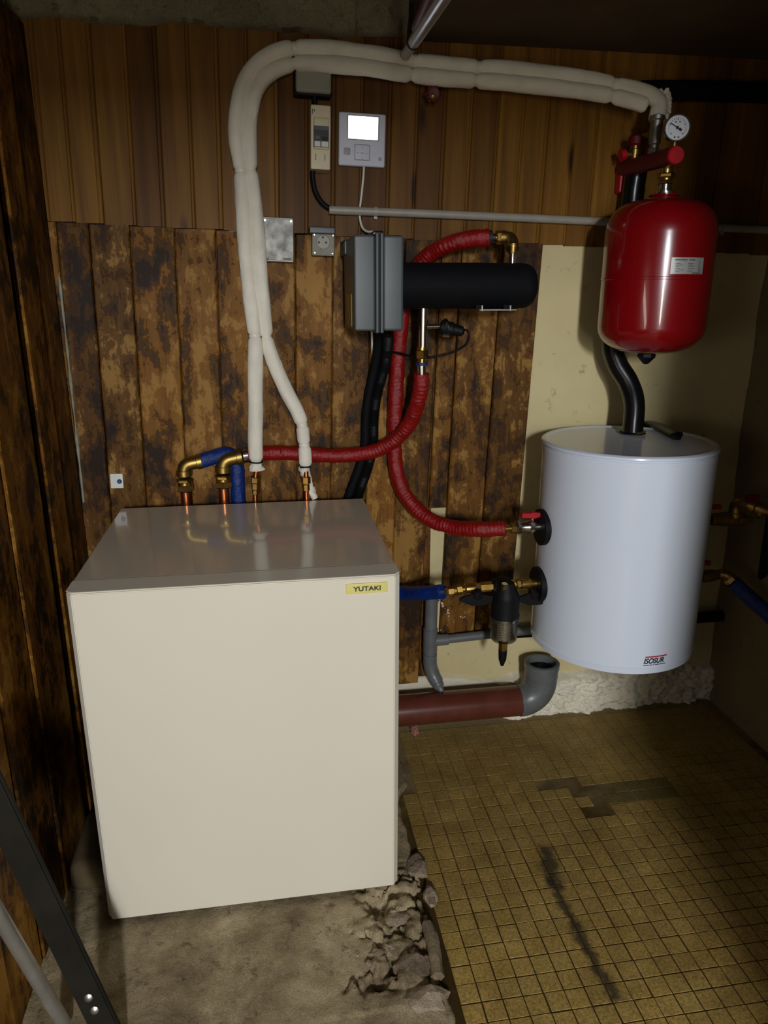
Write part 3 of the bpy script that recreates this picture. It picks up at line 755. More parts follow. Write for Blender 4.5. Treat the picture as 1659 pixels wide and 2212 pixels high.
elbow(b1, place(436, 996, .578), place(396, 1004, .575), place(398, 1028, .575), .0165, BRASS_DULL)
obj('nut', hexnut(place(398.5, 1034, .575), place(399, 1042, .575), .0205, .1), BRASS_DULL, b1)
obj('nut', cyl(place(399, 1041, .575), place(399.5, 1047, .575), .0178, 18), BRASS, b1)
obj('nut', hexnut(place(400, 1046, .575), place(401, 1061, .575), .0215, .4), BRASS_DULL, b1)
obj('copper_tube', cyl(place(401, 1060, .575), Vector((place(403, 1080, .575).x, .575, .62)), .0128, 18), COPPER, b1)
obj('hose_tail', cyl(place(953, 1279, .424), place(968, 1277, .40), .0085, 16), CHROME, b1)

# ================================================================== ELECTRIC HEATER
hb = thing('electric_heater', 'slate grey control box with a fat black foam barrel, mounted across the wall', 'heater', place(900, 617, .47))
x0, x1 = place(765, 600, .37).x, place(873, 600, .37).x; z1, z0 = place(820, 507, .37).z, place(820, 716, .37).z
xs0, xs1 = x0 + (x1 - x0) * .43, x0 + (x1 - x0) * .58
obj('box_lid', box((x0, .372, z0), (xs0, .575, z1), .006), GREY_BOX, hb)
obj('box_body', box((xs1, .370, z0), (x1, .575, z1), .007), GREY_BOX, hb)
bm = box((xs0 - .001, .364, z0 - .004), ((xs0 + xs1) / 2 - .001, .58, z1 + .004), .003); add_box(bm, ((xs0 + xs1) / 2 + .001, .364, z0 - .004), (xs1 + .001, .58, z1 + .004), .003)
obj('box_rim', bm, GREY_BOX, hb)
obj('seal', box((xs0, .3675, z0 - .001), (xs1, .577, z1 + .001)), BLACK, hb)
obj('hinge_lug', box((xs0 - .002, .40, z1 - .001), (xs1 + .006, .52, z1 + .010), .003), BLACK_GLOSS, hb)
zt = place(742, 520, .55).z; zb_ = place(742, 552, .55).z; xl = place(741, 530, .56).x
obj('wall_bracket', box((xl, .52, zb_), (x0 + .002, .628, zt), .005), GREY_BOX, hb)
obj('back_mount', box((x0 + .01, .57, z0 + .02), (x1 - .02, .632, z1 - .02)), BLACK, hb)
zs1, zs0 = place(752, 635, .47).z, place(752, 703, .47).z
obj('sticker', box((x0 - .001, .42, zs0), (x0 + .002, .53, zs1)), STICKER, hb, label='yellow sticker')
yb = .47; xb0 = x1 - .004; zc = (place(1000, 566, yb).z + place(1000, 668, yb).z) / 2; rb = (place(1000, 566, yb).z - place(1000, 668, yb).z) / 2 * .975
xb1 = place(1152, 617, yb).x
obj('barrel', lathe((xb0, yb, zc), (1, 0, 0), [(0, rb), (.01, rb * 1.0)] + [(xb1 - xb0 - .03 + .03 * sin(a), rb - .022 + .022 * cos(a)) for a in [k * pi / 2 / 6 for k in range(7)]] + [(xb1 - xb0, 0)], 36), BLACK_FOAM, hb)
xo = place(1107, 555, yb).x
obj('outlet_pipe', cyl((xo, yb, zc + rb * .9), (xo, yb, place(1107, 543, yb).z), .0078, 18), CHROME, hb)
obj('outlet_collar', lathe((xo, yb, place(1107, 548, yb).z), (0, 0, 1), [(0, .0095), (.004, .0105), (.014, .0105), (.014, .012), (.022, .012)], 18), BRASS_DULL, hb)
xi = place(914, 700, .475).x; zi1, zi0 = place(914, 655, .475).z, place(913, 752, .475).z
obj('inlet_pipe', lathe((xi, .475, zi0), (0, 0, 1), [(0, .0105), (.052, .0105), (.052, .0118), (zi1 - zi0, .0118)], 20), CHROME, hb)
zst = place(935, 706, .475).z
obj('sensor_stub', cyl((xi, .475, zst), (place(952, 706, .475).x, .475, zst + .001), .0055, 14), CHROME, hb)
# steel rail clipped under the barrel
xa, xb_ = place(1035, 668, .40).x, place(1116, 668, .40).x; zr0 = place(1075, 669, .40).z
bm = box((xa, .398, zr0 - .002), (xb_, .545, zr0 + .001), .0006, 1)
for xx in (xa + .004, xb_ - .018): add_box(bm, (xx, .396, zr0 - .003), (xx + .004, .44, zr0 + .010), .0006, 1)
obj('clip_rail', bm, STEEL, hb)
for xx in (xa + .01, xb_ - .02): obj('rail_arm', box((xx, .50, zr0 - .002), (xx + .02, .632, zr0 + .01)), STEEL, hb)
# flow switch plugged into the stub
fs = thing('flow_switch', 'black rubber flow switch with a looping lead, on the chrome pipe under the heater', 'switch', place(975, 706, .475))
xq0 = place(950, 706, .475).x; xq1 = place(1004, 712, .47).x
obj('switch_body', lathe((xq0, .475, zst), (xq1 - xq0, -.01, -.012), [(0, .011), (.003, .016), (.016, .0185), (.018, .0165), (.030, .0165), (.032, .014), (xq1 - xq0 - .006, .012), (xq1 - xq0, .006)], 22), BLACK, fs)
obj('clamp_band', lathe((xq0 + .010, .475, zst), (1, 0, 0), [(0, .0172), (0, .0192), (.006, .0192), (.006, .0172)], 22), CHROME, fs)
obj('clamp_screw', cyl((xq0 + .004, .462, zst - .019), (xq0 + .020, .462, zst - .021), .004, 10), CHROME, fs)
lp = [(1000, 712, .47), (1010, 715, .468), (1013, 728, .466), (1004, 746, .462), (975, 762, .458), (940, 770, .458), (925, 772, .462), (895, 771, .51), (865, 764, .565), (845, 760, .585)]
obj('lead', sweep(resample(curve([place(*p) for p in lp], 10), .004)[0], .0030, 10), BLACK, fs)

# ---- cables and black ducts under the heater box
def cable(name, label, pxpts, r, m, rad=None, seg=12, group=None):
    dense, L = resample(curve([place(*p) for p in pxpts], 12), 0.0025)
    return tag(obj(name, sweep(dense, rad or r, seg), m, None, angle=60), label, 'cable' if 'cable' in name else 'hose', group)
cable('corrugated_hose', 'black ribbed cable hose running from under the grey box down behind the white unit', [(838, 712, .53), (838, 745, .56), (832, 790, .59), (815, 850, .603), (808, 905, .606), (806, 960, .607), (795, 1010, .607), (778, 1060, .606), (760, 1120, .605)], .0125, BLACK,
      lambda i, s, th: .0125 + .0014 * sin(2 * pi * s / .0052), 16)
cable('smooth_hose', 'smooth black hose beside the ribbed one, behind the white unit', [(820, 712, .55), (818, 740, .58), (810, 790, .603), (797, 850, .610), (790, 905, .612), (788, 960, .612), (776, 1010, .612), (757, 1060, .612), (738, 1120, .612)], .0115, BLACK_FOAM)
cable('white_cable', 'thin white cable hanging below the grey heater box', [(803, 712, .60), (804, 750, .615), (806, 800, .62), (806, 850, .622), (800, 900, .624)], .0026, WHITE_P)
cable('controller_cable', 'thin white cable from the wall controller down behind the grey conduit to the heater box', [(786, 356, .622), (785, 380, .621), (781, 420, .624), (777, 455, .625), (778, 475, .622), (783, 492, .61), (793, 500, .595), (806, 501, .58), (826, 503, .565)], .0028, WHITE_P)
cable('breaker_cable', 'black cable bending from the cream breaker box into the grey conduit', [(675, 362, .60), (676, 385, .603), (681, 412, .607), (694, 436, .611), (712, 450, .613), (728, 453, .615)], .0058, BLACK)
cable('feed_cable', 'short black cable between the grey junction box and the breaker box', [(680, 196, .60), (680, 215, .60), (681, 235, .60)], .0062, BLACK)

# ================================================================== WALL DEVICES
ROT = radians(1.6)
def wall_thing(name, label, cat, x0, y0, x1, y1, front, depth_thing=True):
    """device on the wall: local x to the right, z up, y = 0 on its front face"""
    cx, cy = (x0 + x1) / 2, (y0 + y1) / 2; p = place(cx, cy, front)
    w = (place(x1, cy, front) - place(x0, cy, front)).length; h = (place(cx, y0, front) - place(cx, y1, front)).length
    o = thing(name, label, cat, p, rot=(0, ROT, 0))
    sx, sz = w / (x1 - x0), h / (y1 - y0)
    return o, w, h, (lambda px, py: ((px - cx) * sx, (cy - py) * sz))
back = lambda f: WOOD_Y - f
# controller with a lit screen
f = .612; o, w, h, L = wall_thing('wall_controller', 'grey square wall controller with a bright white screen and keys', 'controller', 732, 244, 833, 360, f)
obj('housing', box((-w / 2, 0, -h / 2), (w / 2, back(f) - .001, h / 2), .004, 3), CTRL, o)
a, b = L(752, 252), L(816, 301)
obj('screen_bezel', box((a[0] - .002, -.0012, b[1] - .002), (b[0] + .003, .002, a[1] + .002), .001), CTRL_D, o)
obj('screen', box((a[0], -.0018, b[1]), (b[0], .001, a[1]), .0006, 1), SCREEN, o, label='lit white screen')
a, b = L(767, 313), L(799, 346)
pad = obj('key_pad', box((a[0], -.0016, b[1]), (b[0], .002, a[1]), .0022), CTRL, o)
bm = bm_new()
for (u0, v0, u1, v1) in ((a[0], b[1] - .0008, b[0], b[1]), (a[0], a[1], b[0], a[1] + .0008), (a[0] - .0008, b[1], a[0], a[1]), (b[0], b[1], b[0] + .0008, a[1])): add_box(bm, (u0, -.0006, v0), (u1, .001, v1))
obj('key_outline', bm, INK_GREY, o)
bm = bm_new()
for (px, py) in ((783, 320), (783, 343), (773, 331), (793, 331)):
    q = L(px, py); add_lathe(bm, (q[0], -.0022, q[1]), (0, 1, 0), [(0, .0011), (.001, .0011)], 4)
for px in (780.5, 783, 785.5):
    q = L(px, 331); add_box(bm, (q[0] - .0009, -.0020, q[1] - .0006), (q[0] + .0009, -.001, q[1] + .0006))
obj('key_marks', bm, INK, pad)
a, b = L(743, 321), L(757, 336); obj('key', box((a[0], -.0014, b[1]), (b[0], .002, a[1]), .0015), CTRL_D, o)
for px, py, r in ((822, 342, .0042), (810, 323, .002), (810, 341, .002)):
    q = L(px, py); obj('indicator', lathe((q[0], -.001, q[1]), (0, 1, 0), [(0, r * .7), (.0004, r), (.003, r)], 16), CTRL_D if r > .003 else WHITE_P, o)
# breaker enclosure
f = .572; o, w, h, L = wall_thing('breaker_box', 'narrow cream breaker box with two switches behind a small window', 'breaker box', 671, 227, 714, 367, f)
obj('housing', box((-w / 2, 0, -h / 2), (w / 2, back(f), h / 2), .003), CREAM, o)
a, b = L(677, 254), L(711, 324)
obj('window_frame', box((a[0], -.004, b[1]), (b[0], .004, a[1]), .004, 3), CREAM, o)
a, b = L(677, 273), L(710, 319)
obj('window_recess', box((a[0], -.0048, b[1]), (b[0], .001, a[1])), BLACK_GLOSS, o)
a, b = L(678, 274), L(709, 282); obj('breaker_face', box((a[0], -.0056, b[1]), (b[0], -.004, a[1])), INK_GREY, o)
for (p0, p1) in (((679, 306), (692, 318)), ((694, 306), (709, 318))):
    a, b = L(*p0), L(*p1); obj('breaker', box((a[0], -.0062, b[1]), (b[0], -.003, a[1]), .0006, 1), WHITE_P, o)
for (p0, p1, m) in (((680, 294), (691, 303), INK_GREY), ((695, 297), (708, 303), INK)):
    a, b = L(*p0), L(*p1); obj('switch_lever', box((a[0], -.0085, b[1]), (b[0], -.003, a[1]), .0008, 1), m, o)
bm = bm_new()
for px in (682, 702):
    a, b = L(px - .8, 333), L(px + .8, 347); add_box(bm, (a[0], -.0006, b[1]), (b[0], .001, a[1]))
a, b = L(674, 237), L(676, 247); add_box(bm, (a[0], -.0005, b[1]), (b[0], .001, a[1])); a, b = L(678, 237), L(680, 242); add_box(bm, (a[0], -.0005, b[1]), (b[0], .001, a[1]))
obj('slots', bm, INK_GREY, o, kind='stuff')
# grey junction box below the pipe loop
f = .582; o, w, h, L = wall_thing('junction_box', 'plain grey plastic junction box tucked under the white pipe loop', 'junction box', 639, 140, 716, 200, f)
obj('base', box((-w / 2 - .004, .012, -h / 2 - .004), (w / 2 + .002, back(f), h / 2), .003), BLACK, o); obj('cover', box((-w / 2, 0, -h / 2), (w / 2, .014, h / 2), .006, 3), GREY_PLASTIC, o)
# scuffed metal switch box
f = .596; o, w, h, L = wall_thing('switch_box', 'scuffed square metal cover plate beside the white pipes', 'switch box', 565, 469, 635, 566, f)
obj('housing', box((-w / 2, .004, -h / 2), (w / 2, back(f), h / 2), .003), STEEL, o); obj('cover', box((-w / 2 + .006, -.001, -h / 2 + .003), (w / 2 - .001, .006, h / 2 - .003), .002), ALU, o)
a, b = L(575, 556), L(581, 563); q = [Vector((a[0], -.0016, b[1])), Vector((b[0], -.0016, b[1])), Vector(((a[0] + b[0]) / 2, -.0016, a[1]))]
obj('warning_mark', prism(q, (0, .001, 0)), INK_GREY, o)
a, b = L(612, 557), L(629, 561); obj('stamp', box((a[0], -.0014, b[1]), (b[0], .001, a[1])), INK_GREY, o)
for px, py in ((573, 477), (629, 477)):
    a = L(px, py); obj('screw', cyl((a[0], -.002, a[1]), (a[0], .004, a[1]), .003, 10), STEEL, o)
# socket with open flap
f = .598; o, w, h, L = wall_thing('wall_socket', 'grey round three-hole power socket with its flap folded up', 'socket', 674, 504, 723, 553, f)
obj('housing', box((-w / 2, .004, -h / 2), (w / 2, back(f), h / 2), .003), GREY_BOX, o); obj('face_plate', box((-w / 2, -.001, -h / 2), (w / 2, .006, h / 2), .0025), DULL_PLATE, o)
q = L(698, 523)
obj('outlet', lathe((q[0], -.0035, q[1]), (0, 1, 0), [(0, .0150), (.0015, .0165), (.003, .0165), (.004, .0185), (.006, .0185)], 28), GREY_PLASTIC, o)
for px, py in ((697, 513), (688.5, 524), (704, 524)):
    a = L(px, py); obj('pin_hole', lathe((a[0], -.0042, a[1]), (0, 1, 0), [(0, .0026), (.002, .0026)], 12), INK, o)
for px, py in ((679, 508), (719, 508), (680, 547), (718, 547)):
    a = L(px, py); obj('screw', lathe((a[0], -.0026, a[1]), (0, 1, 0), [(0, .0016), (.0008, .0026), (.003, .0026)], 10), CHROME, o)
a, b = L(668, 491), L(723, 505)
obj('flap', box((a[0], -.012, b[1] - .001), (b[0], back(f), a[1]), .003), GREY_BOX, o)
# grey conduit
cd = thing('conduit', 'thin grey conduit tube running along the plank wall to the right', 'conduit', place(712, 453, .615))
cp = [place(711, 453.5, .615), place(1000, 465, .615), place(1290, 478, .616), place(1500, 489, .616), place(1672, 497.5, .616)]
obj('tube', sweep(resample(curve(cp, 6), .02)[0], .0098, 18), CONDUIT_G, cd)
for px, py in ((811, 457), (1560, 492)):
    c0 = place(px, py, .615); obj('clip', lathe(c0 - Vector((.004, 0, 0)), (1, 0, -.03), [(0, .0098), (0, .0118), (.008, .0118), (.008, .0098)], 16), CONDUIT_G, cd)
    obj('clip_foot', box(c0 + Vector((-.004, -.002, -.017)), c0 + Vector((.004, .016, -.009))), CONDUIT_G, cd)
# white fixing block with a blue screw
f = .617; o, w, h, L = wall_thing('fixing_block', 'small white square block with a blue screw, on the stained boards', 'block', 238, 1024, 266, 1055, f)
obj('block', box((-w / 2, 0, -h / 2), (w / 2, back(f), h / 2), .002), WHITE_P, o); q = L(258, 1040)
obj('screw', lathe((q[0], -.004, q[1]), (0, 1, 0), [(0, .004), (.002, .006), (.005, .006)], 14), BLUE_SCREW, o)
# red tap under the pipe loop
p = place(936, 207, .585); tp = thing('stop_tap', 'small dark red tap in shadow under the white pipes', 'tap', p)
obj('valve_body', lathe(p + Vector((0.012, .045, .016)), (-.25, -1, -.3), [(0, .012), (.02, .012), (.02, .009), (.045, .009)], 16), BRASS_DULL, tp)
bm = lathe(p + Vector((0, 0, .004)), (-.3, -1, -.3), [(0, .008), (.004, .016), (.010, .016), (.013, .009)], 14)
for k in range(6):
    a = k * pi / 3; lump(bm, p + Vector((cos(a) * .015 - .002, -.006, sin(a) * .015 + .002)), .0055, (1, 1, 1), k, .05, 2)
obj('hand_wheel', bm, RED_DARK, tp); obj('spindle', lathe(p + Vector((-.004, -.012, -.004)), (-.3, -1, -.5), [(0, .006), (.006, .006), (.008, .003)], 12), BRASS_DULL, tp)
p2 = place(955, 186, .60); obj('pipe_tail', cyl(p + Vector((.010, .035, .012)), p2 + Vector((0, .03, .02)), .011, 14), BLACK, tp)

# ================================================================== EXPANSION VESSEL
VX, VY, VR = 1.280, 0.42, 0.1235
ev = thing('expansion_vessel', 'glossy red pressure vessel hanging above the white tank', 'vessel', (VX, VY, 1.09))
zb0, zt0 = 1.082, 1.425
def dome(z0, z1, R, lo, hi, n=10):
    out = [(0, 0.0)]
    for k in range(1, n + 1):
        a = k / n * pi / 2; out.append((lo - lo * cos(a) ** 1.0, R * (sin(a) ** 0.72)))
    H_ = z1 - z0
    mid = (H_ - .172 + .0) 
    out += [(H_ * .49, R), (H_ * .49 + .001, R * 1.012), (H_ * .49 + .005, R * 1.012), (H_ * .49 + .006, R)]
    for k in range(n + 1):
        a = k / n * pi / 2; out.append((H_ - hi + hi * sin(a), .021 + (R - .021) * (cos(a) ** 0.62)))
    return out
obj('shell', lathe((VX, VY, zb0), (0, 0, 1), dome(zb0, zt0, VR, .062, .075), 64), RED_PAINT, ev, angle=40)
obj('neck', lathe((VX, VY, zt0 - .004), (0, 0, 1), [(0, .030), (.006, .027), (.010, .028), (.012, .034), (.015, .034), (.016, .026)], 32), RED_PAINT, ev)
obj('neck_ring', lathe((VX, VY, zt0 + .0105), (0, 0, 1), [(0, .020), (.002, .026), (.005, .026), (.006, .016)], 28), CHROME, ev)
obj('bottom_cap', lathe((VX - .004, VY, zb0 + .004), (0, 0, -1), [(0, .022), (.012, .022), (.028, .007), (.030, 0)], 8), BLACK, ev, label='black plug')
# data plate wrapped on the shell
def wrapped(px0, py0, px1, py1, cx, cy, R, lift=.0006, n=8):
    def hit(px, py):
        d = (FWD * FOCAL + RIGHT * (px - IMG_W / 2) + UP * (IMG_H / 2 - py)).normalized()
        ox, oy = CAM.x - cx, CAM.y - cy; A = d.x ** 2 + d.y ** 2; B = ox * d.x + oy * d.y; Cc = ox * ox + oy * oy - R * R
        disc = max(0.0, B * B - A * Cc); t = (-B - math.sqrt(disc)) / A; q = CAM + d * t
        return math.atan2(q.y - cy, q.x - cx), q.z
    (a0, z_0), (a1, z_1) = hit(px0, (py0 + py1) / 2), hit(px1, (py0 + py1) / 2); _, zt_ = hit((px0 + px1) / 2, py0); _, zb_2 = hit((px0 + px1) / 2, py1)
    return a0, a1, zb_2, zt_
def arc_plate(a0, a1, z0, z1, cx, cy, R, th=.0008, n=10):
    bm = bm_new(); V = []
    for i in range(n + 1):
        a = a0 + (a1 - a0) * i / n
        V.append([bm.verts.new((cx + cos(a) * r, cy + sin(a) * r, z)) for r, z in ((R, z0), (R + th, z0), (R + th, z1), (R, z1))])
    for A, B in zip(V, V[1:]):
        for k in range(4): bm.faces.new((A[k], A[(k + 1) % 4], B[(k + 1) % 4], B[k]))
    bm.faces.new(V[0]); bm.faces.new(V[-1][::-1]); return bm
a0, a1, q0, q1 = wrapped(1449, 556, 1518, 592, VX, VY, VR)
plate = obj('data_plate', arc_plate(a0, a1, q0, q1, VX, VY, VR), LABEL, ev)
bm = bm_new(); rr = random.Random(3)
def bar(u0, u1, v, t): 
    m_ = arc_plate(a0 + (a1 - a0) * u0, a0 + (a1 - a0) * u1, q0 + (q1 - q0) * v, q0 + (q1 - q0) * (v + t), VX, VY, VR + .0008, .0003, 3)
    me_ = bpy.data.meshes.new('tmp'); m_.to_mesh(me_); m_.free(); bm.from_mesh(me_); bpy.data.meshes.remove(me_)
bar(.10, .44, .82, .07); bar(.50, .68, .82, .07)
for k in range(6): bar(.12, .12 + rr.uniform(.10, .26), .62 - k * .10, .035); bar(.48, .48 + rr.uniform(.10, .2), .62 - k * .10, .035); bar(.82, .82 + rr.uniform(.05, .12), .66 - k * .10, .04)
bar(.62, .92, .03, .07)
obj('print_lines', bm, INK_GREY, plate)

# ================================================================== SAFETY MANIFOLD with gauge
fr = place(1461, 335, .36); bk = Vector((place(1352, 364, .60).x, .61, place(1352, 364, .60).z))
mf = thing('safety_manifold', 'red horizontal safety manifold carrying a round pressure gauge above the red vessel', 'manifold', bk)
ax = (bk - fr).normalized(); Lm = (bk - fr).length
obj('barrel', lathe(fr, ax, [(0, .0150), (.001, .0178), (.004, .0190), (Lm, .0190)], 32), RED_DARK, mf)
obj('end_cap', lathe(fr - ax * .002, ax, [(0, .0165), (.0015, .0180), (.004, .0190), (.007, .0190)], 32), RED_PLASTIC, mf, label='bright red end cap')
wp = place(1348, 372, .615)
obj('wall_plate', box((wp.x - .016, .600, wp.z - .05), (wp.x + .030, .632, wp.z + .035), .006), RED_PLASTIC, mf)
# drop to the vessel
top = Vector((VX, VY, zt0 + .016)); axis_pt = fr + ax * ((VY - fr.y) / ax.y); axis_pt = Vector((VX, VY, axis_pt.z))
zz = top.z; Hn = axis_pt.z - .016 - zz
obj('chrome_tail', lathe(top, (0, 0, 1), [(0, .0175), (.004, .0175), (.006, .0135), (Hn * .34, .0135)], 24), CHROME, mf)
obj('nut', hexnut(top + Vector((0, 0, Hn * .30)), top + Vector((0, 0, Hn * .47)), .0175, .2), BRASS, mf)
obj('nut', cyl(top + Vector((0, 0, Hn * .46)), top + Vector((0, 0, Hn * .56)), .0135, 18), BRASS, mf)
obj('nut', hexnut(top + Vector((0, 0, Hn * .54)), top + Vector((0, 0, Hn * .74)), .0205, .5), BRASS, mf)
obj('nipple', cyl(top + Vector((0, 0, Hn * .72)), top + Vector((0, 0, Hn * 1.05)), .0135, 18), BRASS, mf)
# pressure gauge
gc = place(1463, 276, .375); gd = Vector((-0.30, -1, 0.02)).normalized()
gauge = obj('gauge_case', lathe(gc - gd * .028, gd, [(0, .012), (.003, .024), (.020, .0265), (.027, .0265), (.029, .0275), (.031, .0275), (.031, .0250), (.029, .0245)], 36), BLACK_GLOSS, mf)
gx = Vector((0, 0, 1)).cross(gd).normalized() * 1; gx = gd.cross(Vector((0, 0, 1))).normalized() * -1; gz = gx.cross(gd).normalized()
if gz.z < 0: gz = -gz
if gx.x < 0: gx = -gx
face = gc + gd * .0015
obj('dial', lathe(face - gd * .001, gd, [(0, .0245), (.001, .0245)], 36), DIAL, gauge)
bm = bm_new()
def dial_bar(ang, r0, r1, w_):
    dv = gx * sin(ang) + gz * cos(ang); tv = gx * cos(ang) - gz * sin(ang)
    q = [face + gd * .0004 + dv * r + tv * s for r, s in ((r0, -w_), (r1, -w_), (r1, w_), (r0, w_))]
    m_ = prism(q, gd * .0005); me_ = bpy.data.meshes.new('tmp'); m_.to_mesh(me_); m_.free(); bm.from_mesh(me_); bpy.data.meshes.remove(me_)
for k in range(21): dial_bar(radians(-135 + k * 13.5), .0165 if k % 5 else .0145, .0195, .00035 if k % 5 else .0007)
for a_, r_ in ((-20, .012), (20, .012)): dial_bar(radians(a_), r_ - .0015, r_ + .0015, .0016)
for s in (-.004, .004): dial_bar(radians(180 + s * 3000), .0175, .021, .0016)
obj('dial_marks', bm, INK_GREY, gauge)
bm = bm_new(); an = radians(-58)
dial_bar(an, -.010, .018, .0010); dial_bar(an, -.011, -.004, .0026); dial_bar(an + .8, -.003, .003, .003)
obj('needle', bm, INK, gauge)
obj('gauge_stem', cyl(gc - gd * .012 - Vector((0, 0, .025)), gc - gd * .012 - Vector((0, 0, .050)), .006, 12), BRASS_DULL, mf)
# automatic air vent
vp = axis_pt.copy(); t_ = (place(1413, 325, .48) - fr).dot(ax); vb = fr + ax * ((.475 - fr.y) / ax.y); vb = Vector((place(1412, 322, .475).x, .475, vb.z + .014))
obj('air_vent', lathe(vb, (0.02, 0, 1), [(0, .0105), (.022, .0095), (.024, .0130), (.060, .0140), (.072, .0140), (.074, .0165), (.082, .0165), (.085, .010)], 20), STEEL, mf)
obj('vent_base', hexnut(vb - Vector((0, 0, .004)), vb + Vector((0, 0, .016)), .0125, .4), CHROME, mf)
# safety valve at the rear
sv = fr + ax * ((.56 - fr.y) / ax.y) + Vector((.0, 0, .015))
obj('safety_valve', lathe(sv, (0, 0, 1), [(0, .011), (.010, .011), (.010, .014), (.022, .014), (.024, .011), (.030, .011)], 18), BRASS, mf)
obj('valve_cap', lathe(sv + Vector((0, 0, .03)), (0, 0, 1), [(0, .014), (.004, .018), (.020, .017), (.024, .012)], 12), RED_DARK, mf)
obj('valve_outlet', cyl(sv + Vector((0, 0, .013)), sv + Vector((-.028, 0, .010)), .0085, 14), BRASS_DULL, mf); obj('outlet_cap', cyl(sv + Vector((-.024, 0, .012)), sv + Vector((-.036, 0, .008)), .013, 12), RED_PLASTIC, mf)

# black insulated riser from manifold to tank
bh = thing('black_hose', 'thick black insulated hose snaking from behind the red vessel into the tank top', 'hose', place_z(1365, 937, .877))
rp = [(1376, 366, .575), (1370, 400, .577), (1364, 450, .577), (1346, 560, .574), (1330, 660, .565), (1321, 735, .552), (1333, 785, .535), (1357, 826, .515), (1370, 872, .495), (1367, 937, .482)]
pts = [place(*p) for p in rp]; pts[-1] = place_z(1366, 936, .876)
obj('sleeve', sweep(resample(curve(pts, 12), .006)[0], lambda i, s, th: .0262 * (1 + .02 * fbm((cos(th), sin(th), s * 8), 1.5, 3)), 26), BLACK_GLOSS, bh)
hb_ = pts[-1]
obj('rosette', lathe((hb_.x, hb_.y, .877), (0, 0, 1), [(0, .0335), (.002, .0325), (.003, .026)], 30), BLACK, bh)
obj('brass_ring', lathe((hb_.x + .008, hb_.y - .008, .878), (0, 0, 1), [(0, .020), (.005, .022), (.007, .018)], 24), BRASS_DULL, bh)

# ================================================================== STORAGE TANK
TX, TY, TR, TZ0, TZ1 = 1.2405, 0.40, 0.2080, 0.3425, 0.8765
tk = thing('storage_tank', 'white round water tank hung on the wall beneath the red vessel', 'tank', (TX, TY, TZ0))
obj('jacket', lathe((TX, TY, TZ0 + .020), (0, 0, 1), [(0, TR - .003), (.001, TR - .0012), (TZ1 - TZ0 - .046, TR - .0012), (TZ1 - TZ0 - .045, TR - .003)], 96), TANK_W, tk)
obj('bottom_ring', lathe((TX, TY, TZ0), (0, 0, 1), [(0, TR - .03), (.001, TR - .006), (.004, TR - .001), (.019, TR), (.0205, TR - .002)], 96), TANK_W, tk)
H0 = TZ1 - TZ0
obj('lid', lathe((TX, TY, TZ1 - .027), (0, 0, 1), [(0, TR - .0025), (.0012, TR), (.0130, TR), (.0136, TR - .0025), (.0152, TR - .0025), (.0158, TR + .0008), (.0190, TR + .0022), (.0230, TR + .0012), (.0262, TR - .0030),
    (.0270, TR - .0080), (.0262, TR - .0135), (.0238, TR - .0165), (.0235, TR - .020), (.0235, 0)], 96), TANK_W, tk)
zl_ = TZ1 - .0035
hp_pts = [place_z(*q, zl_ + dz) for q, dz in (((1386, 917), .006), ((1402, 916), .009), ((1424, 921), .011), ((1446, 931), .011), ((1462, 940), .010), ((1467, 944), .006))]
bm = sweep(resample(curve(hp_pts, 8), .004)[0], lambda i, s, th: .0165 * (1.0 - .5 * abs(sin(th))), 14)
obj('handle', bm, BLACK_GLOSS, tk, label='black curved handle on the lid')
obj('handle_foot', lathe(place_z(1461, 945, zl_), (0, 0, 1), [(0, .010), (.008, .009)], 14), BLACK, tk)
obj('handle_foot', lathe(place_z(1390, 919, zl_), (0, 0, 1), [(0, .010), (.008, .009)], 14), BLACK, tk)
obj('wall_hook', box((TX - .06, TY + TR - .01, .72), (TX + .06, .640, .80)), STEEL, tk); obj('wall_hook', box((TX - .06, TY + TR - .01, .42), (TX + .06, .640, .50)), STEEL, tk)
# maker's mark on the jacket
a0, a1, q0, q1 = wrapped(1391, 1418, 1439, 1437, TX, TY, TR)
mk = obj('red_rule', arc_plate(a0 + (a1 - a0) * .05, a1, q1 - .0022, q1 + .0006, TX, TY, TR - .0010, .0009), INK_RED, tk)
tmp = bpy.data.curves.new('mk', 'FONT'); tmp.body = 'ISOSUR'; tmp.size = .02; tmp.shear = .25; tmp.offset = .0005; tmp.align_x = 'LEFT'; tmp.align_y = 'BOTTOM'
to = bpy.data.objects.new('mk', tmp); C.objects.link(to); dg = bpy.context.evaluated_depsgraph_get(); dg.update()
me = bpy.data.meshes.new_from_object(to.evaluated_get(dg)); bpy.data.objects.remove(to); bpy.data.curves.remove(tmp); me.name = 'lettering'
xs = [v.co.x for v in me.vertices]; ys = [v.co.y for v in me.vertices]; x_0, x_1, y_0, y_1 = min(xs), max(xs), min(ys), max(ys)
LH = q1 - q0
for v in me.vertices:
    u = (v.co.x - x_0) / (x_1 - x_0); w_ = (v.co.y - y_0) / (y_1 - y_0); a = a0 + (a1 - a0) * (.0 + u * .88)
    v.co = Vector((TX + cos(a) * (TR - .0001), TY + sin(a) * (TR - .0001), q0 + LH * (.22 + .60 * w_))) - ORIGIN[tk.name]
me.materials.clear(); me.materials.append(INK)
o = bpy.data.objects.new('lettering', me); C.objects.link(o); o.parent = tk; ORIGIN[o.name] = ORIGIN[tk.name]
bm = bm_new()
for u0, u1 in ((0, .22), (.25, .36), (.40, .46), (.50, .97)):
    m_ = arc_plate(a0 + (a1 - a0) * u0, a0 + (a1 - a0) * u1, q0 + LH * .02, q0 + LH * .10, TX, TY, TR - .001, .0009, 3); me_ = bpy.data.meshes.new('tmp'); m_.to_mesh(me_); m_.free(); bm.from_mesh(me_); bpy.data.meshes.remove(me_)
